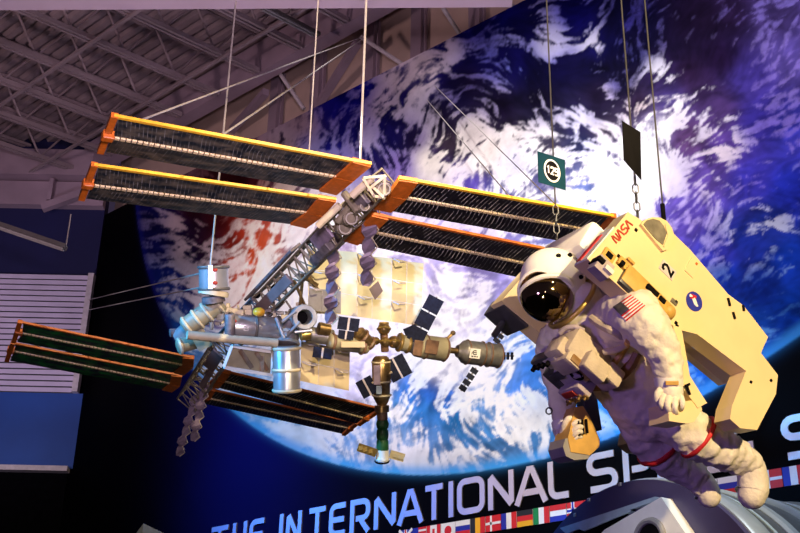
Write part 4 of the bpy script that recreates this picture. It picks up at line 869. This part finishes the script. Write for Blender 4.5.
# ------------------------------------------------------------------ manned backpack with arms
mm_ = thing('thruster_backpack', 'cream boxy thruster backpack with side towers and hand-control arms worn by the astronaut', 'backpack unit', AP(690, 300, .2))
OUT = [(628,212), (646,223), (674,234), (690,249.5), (728,294), (744,306), (768,337), (761,353), (778,375), (776,394), (757,430), (740,428), (730,419), (732,406), (746,371), (697,334), (680,330), (640,305), (612,280), (588,259.5)]
LT = .43
F_ = [AP(x, y, LT) for x, y in OUT]
m = MB(); m.prism(F_, -AL*.11); tw = m.build('side_tower', 'mmu', mm_)
m = MB(); m.prism([p-AL*.75 for p in F_], -AL*.11); tw2 = m.build('side_tower', 'mmu', mm_)
# lower strut between the towers, back plate and life support box
c = X0-AU*.05-AF*.30; m = MB(); m.obox(AP(655,287, 0), AL, AU, AF, (.30, .24, .05), 0, .01); m.build('back_plate', 'mmu', mm_, True)
pl = A_(612, 290, .02); m = MB(); m.obox(AP(606,286, -.02), AL, AU, AF, (.215, .33, .095), 0, .03); ls = m.build('life_support_box', 'suit_white', mm_, True)
m = MB(); e_ = (AP(628,212, LT)-AP(588,259.5, LT)).normalized(); q_ = AP(588,259.5, LT); m.obox(q_+e_*.13-AL*.055+AU*.003, e_, AL, AU, (.125, .05, .004)); tp2 = m.build('top_plate', 'white', tw); m = MB(); m.obox(q_+e_*.115-AL*.075+AU*.008, e_, AL, AU, (.10, .017, .004)); m.build('red_stripe', 'red', tp2)
m = MB(); m.prism([AP(*q, .02) for q in ((684,350), (690,346), (733,374), (735,379), (725,384))], -AL*.05); m.prism([AP(*q, .10) for q in ((686,338), (692,336), (696,340), (694,346), (686,350))], -AL*.1); m.build('inner_panel', 'mmu', mm_)
m = MB(); m.obox(AP(511,312, -.43)+AF*.02, AL, AU, AF, (.10, .09, .05), 0, .008); m.loft([AP(503,322,-.43), AP(494,336,-.43)], .018, 8); m.build('thruster_block', 'gunmetal', tw2, True)
# rounded thruster housing on the back edge
hp = [(641,224), (645,219.5), (652,217), (660,217.5), (667,221), (672,228), (674,234), (668,249), (663,251)]
m = MB(); m.prism([AP(*q, LT+.02) for q in hp], -AL*.13); hs = m.build('thruster_housing', 'mmu', tw)
m = MB(); m.prism([AP(*q, LT+.024) for q in ((643.5,224), (647,220.3), (653,218.6), (659.5,220.5), (664,226), (667,233), (663,245), (656,239), (649,231))], -AL*.01); m.build('grey_window', 'window_grey', hs)
m = MB(); m.prism([AP(*q, LT+.026) for q in ((665,223.5), (669,229.5), (671,235), (665,247), (663.5,246), (668,235))], -AL*.012); m.build('window_strip', 'mmu', hs)
# control unit on the tower's front edge
cu = obox(AP(640,288, LT-.015)+AF*.02, (.045, .125, .05), 'mmu_gold', 'control_unit', tw, .008)
obox(AP(656,302, LT-.0)+AF*.02, (.04, .06, .045), 'mmu_gold', 'valve_block', cu, .006); obox(AP(627,278, LT-.01)+AF*.02, (.035, .04, .05), 'gunmetal', 'dark_recess', cu, .004)
m = MB()
for x, y in ((650,288), (655,293), (648,300), (662,300)): m.obox(AP(x, y, LT+.04), AL, AU, AF, (.008, .02, .012), 0, .002)
m.build('dark_fitting', 'dark', cu)
m = MB(); c = AP(666,312, LT+.0); m.ell(c, AL, AU, AF, (.05, .045, .04), 20, 12); m.build('round_knob', 'mmu_gold', cu, True)
# small fittings on the face
def plate(x, y, hx, hy, mt, name, h=.006, par=tw, l=LT): m = MB(); m.obox(AP(x, y, l+h*.5), AF, AU, AL, (hx, hy, h), 0, .0015); return m.build(name, mt, par)
pp = plate(608, 256, .027, .034, 'mmu_gold', 'latch_plate', .012); plate(608, 256, .014, .018, 'dark', 'latch_slot', .016)
plate(623, 264, .022, .034, 'mmu_gold', 'latch_plate', .012); plate(621, 264, .012, .012, 'dark', 'latch_slot', .018); plate(629, 262, .007, .022, 'mmu_gold', 'latch_bar', .02)
plate(601, 268, .04, .045, 'pouch_violet', 'buckle_plate', .03); plate(597, 262, .012, .02, 'dark', 'latch_slot', .04); plate(604, 272, .012, .025, 'suit_white', 'buckle', .045)
for x, y in ((636,230), (618.5,256), (676,302), (676,323), (677,326)): plate(x, y, .008, .008, 'dark', 'screw', .004)
plate(674, 302, .012, .02, 'window_grey', 'small_hatch', .004)
plate(692, 268, .045, .03, 'mmu', 'flush_panel', .004); plate(696, 264, .006, .006, 'orange', 'orange_dot', .008); plate(751, 382, .006, .006, 'dark', 'screw', .005); plate(771, 380.5, .006, .006, 'dark', 'screw', .005)
for q in ((728,298,730,306), (743,305,744,311), (733,312,735,319)): m = MB(); m.loft([AP(q[0], q[1], LT+.004), AP(q[2], q[3], LT+.004)], .007, 6); m.build('cable_clip', 'dark', tw)
# red NASA wordmark, number 2, round emblem
a, b = AP(616.5,243.5, LT), AP(632.5,225.5, LT); ex = (b-a).normalized(); ey = AU-ex*AU.dot(ex); ey.normalize()
m = MB(); w_ = (b-a).length; g = w_/4.6; h = .039; r_ = .011
N_ = [(0, 0), (0, h-r_), (r_*.4, h), (r_, h-.003), (g-r_, .003), (g-r_*.4, 0), (g, r_), (g, h)]; Aw = [(0, 0), (g*.42, h), (g*.58, h), (g, 0)]; Sg = [(g, h), (r_, h), (.002, h-.007), (.002, h*.62), (r_, h*.5), (g-r_, h*.5), (g-.002, h*.38), (g-.002, .007), (g-r_, 0), (0, 0)]
for i, gl in enumerate((N_, Aw, Sg, Aw)): m.strokes([[(x+i*g*1.2, y) for x, y in gl]], a+AL*.001, ex, ey, .0085, AL*.003)
m.build('red_lettering', 'rust_red', tw, label='red slanted wordmark')
c = AP(667.5,270, LT+.002); m = MB(); e1 = (AP(673,264, LT)-AP(663,276, LT)).normalized(); e1 = -AF.copy(); e2 = AU
m.obox(c, e1, e2, AL, (.030, .047, .002)); nb = m.build('number_plate', 'lamp_white', tw)
m = MB(); arc = [(-.016, .018), (-.012, .029), (0, .034), (.012, .029), (.016, .016), (.012, .004), (-.004, -.014), (-.016, -.030), (.018, -.030)]
m.strokes([arc], c+AL*.002, e1, e2, .0125, AL*.003); m.build('number_two', 'dark', nb, label='black numeral 2')
c = AP(694,301.5, LT+.001); n = 32; ring_ = lambda rx, ry, l: [c+e1*rx*math.cos(2*PI*i/n)+e2*ry*math.sin(2*PI*i/n)+AL*l for i in range(n)]
m = MB(); m.prism(ring_(.050, .050, .003), -AL*.003); em = m.build('round_emblem', 'blue', tw)
m = MB(); m.ell(c+AL*.004+e1*.002+e2*.000, (e2*.8+e1*.5), (e1*.8-e2*.5), AL, (.030, .011, .003), 16, 8); m.ell(c+AL*.004-e1*.008-e2*.014, e2, e1, AL, (.016, .008, .003), 12, 8); m.ell(c+AL*.004+e1*.010+e2*.028, e2, e1, AL, (.012, .011, .003), 12, 8); m.build('emblem_figure', 'white', em)
m = MB(); m.bar(c+AL*.005+e1*.012+e2*.034, c+AL*.005+e1*.026+e2*.002, .012, .003, AL); m.bar(c+AL*.005-e1*.004+e2*.030, c+AL*.005+e1*.014+e2*.012, .009, .003, AL); m.build('emblem_red_mark', 'red', em)
# near arm with hand controller
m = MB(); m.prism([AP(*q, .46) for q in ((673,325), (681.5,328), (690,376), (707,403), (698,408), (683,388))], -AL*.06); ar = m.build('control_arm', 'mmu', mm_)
m = MB(); m.prism([AP(*q, .455) for q in ((668,403), (700,399.5), (702,410), (694,422), (686,423.5), (669,421))], -AL*.14); m.build('hand_controller', 'mmu', ar)
m = MB(); m.bar(AP(687,386, .475), AP(690,395, .475), .012, .005, AL); m.bar(AP(685,386, .476), AP(690,384, .476), .012, .005, AL); m.build('t_mark', 'dark', ar)
# far arm with hand controller
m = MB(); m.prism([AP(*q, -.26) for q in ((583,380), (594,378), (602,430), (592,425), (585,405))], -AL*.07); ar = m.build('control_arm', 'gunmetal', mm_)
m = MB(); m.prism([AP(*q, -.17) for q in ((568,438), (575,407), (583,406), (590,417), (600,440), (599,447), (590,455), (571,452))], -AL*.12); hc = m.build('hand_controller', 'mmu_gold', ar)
m = MB(); m.prism([AP(*q, -.175) for q in ((565,438.5), (568,438), (571,452), (590,455), (588,459), (574,460), (566,456), (563,447))], -AL*.13); m.build('grip_base', 'grey', hc)
m = MB()
for k in range(3): m.bar(AP(578+4*k, 421-1.0*k, -.155), AP(579.5+4*k, 436-1.4*k, -.155), .008, .012, AL)
m.build('grip_slot', 'dark', hc)

# ------------------------------------------------------------------ cables, hung signs, lamps
def cable(bot, label, r=.006, mt='cable', top=None, ztop=11.42, par_chain=None):
    B = bot; T = top if top is not None else V((B.x, B.y, ztop)); o = thing('suspension_cable', label, 'cable', B) if par_chain else None
    m = MB(); m.loft([B if not par_chain else lerp(B, T, par_chain/(T-B).length), T], r, 6)
    if not o: o = m.build('suspension_cable', mt); return tag(o, label, 'cable', 'cables holding up the models')
    o['group'] = 'cables holding up the models'; m.build('wire', mt, o); m = MB(); n = max(3, int(par_chain/.05)); d = (T-B).normalized(); x = d.cross(FW).normalized(); y = d.cross(x)
    for k in range(n):
        c = B+d*par_chain*(k+.5)/n; q = x if k % 2 else y; h = par_chain/n*.62
        m.loft([c-d*h+q*.001, c-d*h*.5+q*.014, c+d*h*.5+q*.014, c+d*h, c+d*h*.5-q*.014, c-d*h*.5-q*.014, c-d*h-q*.001], .004, 5)
    m.build('chain', 'gunmetal', o); return o
cable(S(210.5, 265, -.0), 'pale cable dropping past the left wings to the blue-lit upright module', .007)
cable(P(309, 153, 6.16), 'pale cable ending on the upper left wing between two others', .004)
cable(P(360, 163, 6.12), 'bright cable ending at the inner corner of the upper left wing', .007)
GP = wall(362, 37, -.45)
cable(P(141, 120, 5.75), 'slanting cable from the girder to the outer end of the upper left wing', .006, top=GP); GP = wall(364, 38, -.45); cable(P(221, 136, 5.9), 'slanting cable from the girder to the middle of the upper left wing', .006, top=GP)
cable(S(178, 252+85, .3), 'upper slanting cable from the left wall towards the model', .005, 'cable', top=LW(92, 300, .02)) if False else None
cable(S(202, 273, .05), 'upper of two thin cables crossing the dark gap at left', .005, top=LW(88, 300, .02)); cable(S(203, 287, .1), 'lower of two thin cables crossing the dark gap at left', .005, top=LW(88, 310, .02))
cable(P(556, 205, 6.85), 'upper of two thin slanting wires across the mural to the right wing', .004, top=wall(435, 86, -.01)); cable(P(510, 197, 6.75), 'lower of two thin slanting wires across the mural to the right wing', .004, top=wall(427, 100, -.01))
SA = AP(616,292,-.02)+AU*.33-AL*.19; k1 = P(557, 243, 5.9)
cable(k1, 'cable and chain behind the teal number sign, holding the backpack', .0045, 'cable_dark', par_chain=.22)
k2 = AP(638, 220, .36); cable(k2, 'cable and chain hanging behind the black square sign', .0045, 'cable_dark', par_chain=.25)
k3 = AP(664, 222, .36); cable(k3, 'plain dark cable ending at the rounded thruster housing', .0045, 'cable_dark')
m = MB(); m.loft([k3, k3+UP*.1], .012, 8); o = m.build('cable_hook', 'dark'); tag(o, 'dark hook where the plain cable meets the thruster housing', 'hook')
def sgn(q, d, mt, label):
    pts = [P(x, y, d+e) for (x, y), e in q]; o = thing('hanging_sign', label, 'sign', sum(pts, V((0, 0, 0)))/4); m = MB(); m.prism(pts, FW*.012); return o, pts, m.build('sign_board', mt, o)
o, q, bd = sgn((((537.5,151), 0), ((565,160), .06), ((566,190.5), .06), ((538.5,182), 0)), 5.75, 'teal', 'square teal sign reading 129 hung on the cable above the helmet')
ex = (q[1]-q[0]).normalized(); ey = (q[0]-q[3]).normalized(); nn = ex.cross(ey); nn = nn if nn.dot(FW) < 0 else -nn; c = sum(q, V((0, 0, 0)))/4+nn*.002
m = MB(); m.prism([c+ex*.049*math.cos(2*PI*i/36)+ey*.058*math.sin(2*PI*i/36) for i in range(36)], nn*.002); m.build('white_disc', 'white', o)
m = MB(); m.prism([c+nn*.002+ex*.040*math.cos(2*PI*i/36)+ey*.049*math.sin(2*PI*i/36) for i in range(36)], nn*.002); m.build('dark_disc', 'dark', o)
m = MB(); h = .036; wd = .019
D_ = {'1': [[(.004, h*.8), (.011, h), (.011, 0)]], '2': [[(0, h*.78), (.004, h*.97), (wd-.005, h*.97), (wd-.001, h*.8), (wd-.001, h*.6), (.001, 0), (wd, 0)]], '9': [[(wd-.001, h*.5), (.002, h*.5), (.001, h*.95), (wd-.001, h*.97), (wd-.001, h*.1), (wd-.005, 0), (.002, 0)]]}
for i, ch in enumerate('129'): m.strokes([[(x+(i-1.5)*.0245+.002, y-h/2) for x, y in l] for l in D_[ch]], c+nn*.005, ex, ey, .0075, nn*.002)
m.build('number_129', 'white', o, label='white numerals 129')
sgn((((622.5,121), 0), ((640.5,132), .15), ((641.5,180), .15), ((624,160), 0)), 5.45, 'dark', 'black square sign seen edge on, hung on the cable above the backpack tower')
# tube lamps
def at_z(x, y, z): r = ray(x, y); return CP+r*((z-CP.z)/r.z)
def lamp(a, b, w, label, hung=None):
    o = thing('tube_lamp', label, 'ceiling lamp', a); m = MB(); m.bar(a, b, w, w*.5); m.build('housing', 'lamp_grey', o); m = MB(); d = (b-a).normalized(); s = d.cross(UP).normalized()
    for k in (-1, 1): m.loft([a+d*.03+s*w*.25*k-UP*w*.35, b-d*.03+s*w*.25*k-UP*w*.35], w*.14, 8)
    m.build('tube', 'grey', o)
    if hung: m = MB(); m.loft([hung, hung+UP*(.6 if hung.z > 10 else P(68, 207, 14.).z-hung.z)], .008, 6); m.build('hanging_wire', 'cable', o)
lamp(P(-60, 205, 14.2), P(66, 247.5, 14.0), .11, 'unlit tube lamp hanging low on a wire before the dark blue wall', P(66, 246.5, 14.0))
lamp(at_z(262, 6, 10.55), at_z(318, 35, 10.62), .10, 'unlit tube lamp under the ceiling joists near the girder', at_z(290, 20.5, 10.62))

# ------------------------------------------------------------------ module mock-up at the lower right
R = 1.2; phi = math.radians(33); cx_ = RH*math.cos(phi)+FH*math.sin(phi); c0 = P(634, 680, 6.8)
mod = thing('module_mockup', 'big grey-blue cylindrical module with dark violet end disc and light ribs', 'module mock-up', V((c0.x, c0.y, 0)))
def sec(t0, t1, r, mt, name, prof=None):
    m = MB(); a, b = c0+cx_*t0, c0+cx_*t1; m.lathe(a, b, [(t, r*q) for t, q in (prof or [(0, 1), (1, 1)])], 96); return m.build(name, mt, mod, True)
sec(0, .05, R, 'capsule_violet', 'end_disc'); sec(.05, .24, R*1.018, 'capsule', 'rim_ring', [(0, .99), (.1, 1), (.85, 1), (1, .985)])
sec(.24, .46, R*.998, 'capsule_dark', 'hull_section'); sec(.30, .33, R*1.003, 'capsule_strip', 'light_rib'); sec(.44, .54, R*1.018, 'capsule', 'hull_ridge', [(0, .985), (.2, 1), (.8, 1), (1, .985)])
sec(.54, .78, R*.998, 'capsule_dark', 'hull_section'); sec(.78, .86, R*1.025, 'capsule', 'hull_ridge', [(0, .98), (.2, 1), (.8, 1), (1, .985)]); sec(.86, .95, R*1.005, 'capsule_brown', 'brown_band'); sec(.95, 1.12, R*1.02, 'capsule', 'hull_ridge'); sec(1.12, 1.35, R*.99, 'capsule_dark', 'hull_section'); sec(1.35, 2.4, R*1.04, 'capsule', 'hull_section')
DP = lambda x, y, o=0.: on_plane(x, y, c0-cx_*o, cx_)
m = MB(); m.prism([DP(*q, .03) for q in ((560,528), (655,496.5), (661,498.5), (604,519), (566,534))], cx_*.03); m.prism([DP(*q, .03) for q in ((584,531), (632,511), (628,509.5), (576,528))], cx_*.03, 0); m.build('light_strip', 'capsule_strip', mod)
m = MB(); m.prism([DP(*q, .02) for q in ((574,531), (634,509), (612,524), (590,540), (566,545))], cx_*.02); m.build('dark_slot', 'near_black', mod)
m = MB(); m.prism([DP(*q, .09) for q in ((661,497), (604,530), (570,570), (720,600), (690,540))], cx_*.09); wp = m.build('white_panel', 'white', mod)
m = MB(); cpt = DP(650, 540, .095); e1 = UP.cross(cx_).normalized(); m.ring(cpt, e1, UP, .115, .022, 40, 8); m.build('port_rim', 'grey', wp, True)
m = MB(); m.prism([cpt+e1*.11*math.cos(2*PI*i/36)+UP*.11*math.sin(2*PI*i/36) for i in range(36)], -cx_*.004); m.build('dark_porthole', 'dark', wp)
for x, y in ((620,484.5), (671,501), (589,500), (575,515)): m = MB(); m.obox(DP(x, y, .004), e1, UP, cx_, (.01, .012, .008), 0, .002); m.build('bolt', 'grey', mod)
m = MB()
for t in (.5, 1.9):
    for s in (-1, 1): m.bar(c0+cx_*t+e1*s*.75-UP*.9, c0+cx_*t+e1*s*.95-UP*c0.z, .12, .12, cx_)
    m.bar(c0+cx_*t+e1*.85-UP*1.1, c0+cx_*t-e1*.85-UP*1.1, .1, .16)
m.build('support_cradle', 'gunmetal', mod)
# pointed panel at the bottom edge
a, b, c, d = P(134, 536, 11), P(143.5, 523.5, 11), P(166, 534, 11.4), P(150, 560, 11.2)
o = thing('display_stand', 'pale grey pointed stand top just showing at the bottom edge left of centre', 'display stand', V((b.x, b.y, 0)))
m = MB(); m.prism([a, b, c, V((c.x, c.y, 0)), V((a.x, a.y, 0))], FH*.08); m.build('stand_panel', 'capsule', o)
# keep to thing > part > sub-part
for o in list(SC.objects):
    while o.parent and o.parent.parent and o.parent.parent.parent: o.parent = o.parent.parent
# ------------------------------------------------------------------ light
def spot(name, loc, tgt, watts, col, deg, blend=.6, size=.15):
    l = bpy.data.lights.new(name, 'SPOT'); l.energy = watts; l.color = col; l.spot_size = math.radians(deg); l.spot_blend = blend; l.shadow_soft_size = size
    o = bpy.data.objects.new(name, l); COL.objects.link(o); o.location = loc; o.rotation_euler = (V(tgt)-V(loc)).to_track_quat('-Z', 'Y').to_euler(); return o
mc = lambda x, y: wall(x, y)
spot('mural_light', (-5.5, -6.5, 10.2), mc(500, 270), 2600, (1, .95, .96), 56, .9)
spot('mural_light', (-9.0, -6.0, 10.3), mc(300, 330), 1750, (1, .94, .96), 50, .9)
spot('mural_light', (-2.2, -5.5, 10.2), mc(740, 190), 1200, (.95, .86, 1), 70, .9)
# warm show light on the astronaut and the model, from above and to the right of the viewer
spot('warm_key', A_(640, 340)+RH*1.3-FH*4.6+UP*.5, A_(655, 345), 1500, (1, .74, .36), 30, .4, .06)
spot('warm_key', P(300, 260, 7.5)+RH*3.3-FH*5.3+UP*1.6, P(325, 255, 7.2), 1900, (1, .79, .46), 36, .6, .06)
spot('warm_fill', CP+FH*2-RH*.5, P(285, 260, 7.4), 150, (1, .80, .55), 48, .35, .08)  # added low fill near the viewer to brighten the wing undersides
# violet and blue stage washes, with added spots after them
spot('violet_wash', CP-RH*3.5+FH*0+UP*.2, A_(600, 360), 420, (.45, .25, 1), 30, .8, .4)
spot('blue_wash', CP-RH*5.2+FH*4.2+UP*3.6, S(232, 318), 2600, (.04, .42, 1), 24, .8, .2)
spot('letter_blue', (-15.6, -6.2, 6.4), (-9.8, 0, 4.15), 800, (.03, .2, 1), 34, .8, .5)
spot('letter_rose', (-11.5, -7.5, 6.6), (-6.0, 0, 4.1), 210, (1, .72, .66), 26, .8, .5)
spot('letter_violet', (-6.5, -7.5, 6.6), (-3.6, 0, 4.1), 90, (.8, .55, 1), 24, .8, .5)
spot('roof_wash', (-10, -9, 5.5), (-12, -3, 11.4), 640, (1, .68, .74), 110, .9, .5)
spot('beam_wash', CP+UP*1.5+FH*1, P(230, -4, 8.6), 1500, (1, .74, .95), 60, .9, .3)  # added spot to brighten the long top beam
spot('wall_wash', LW(40, 330)-FH*5-UP*3-RH*1, LW(20, 350), 330, (.82, .72, 1), 60, .9, .3)  # added lavender spot to brighten the shutter and left wall
spot('module_light', c0+UP*4-FH*1.5+RH*1.5, c0+cx_*.6, 330, (.8, .92, 1), 60, .8, .3)  # added bluish spot to brighten the module hull
spot('module_light', c0-cx_*2.2+UP*3.0-FH*1.2, c0+UP*.8, 160, (.95, 1, .98), 34, .8, .1)  # added spot to brighten the module's white panel
w = bpy.data.worlds.new('world'); SC.world = w; w.use_nodes = True; bg = w.node_tree.nodes['Background']
bg.inputs[0].default_value = (.42, .3, .6, 1); bg.inputs[1].default_value = .07
SC.view_settings.view_transform = 'Standard'; SC.view_settings.look = 'None'; SC.view_settings.exposure = 0; SC.view_settings.gamma = 1
SC.cycles.use_denoising = True; SC.cycles.max_bounces = 6; SC.cycles.sample_clamp_indirect = 4
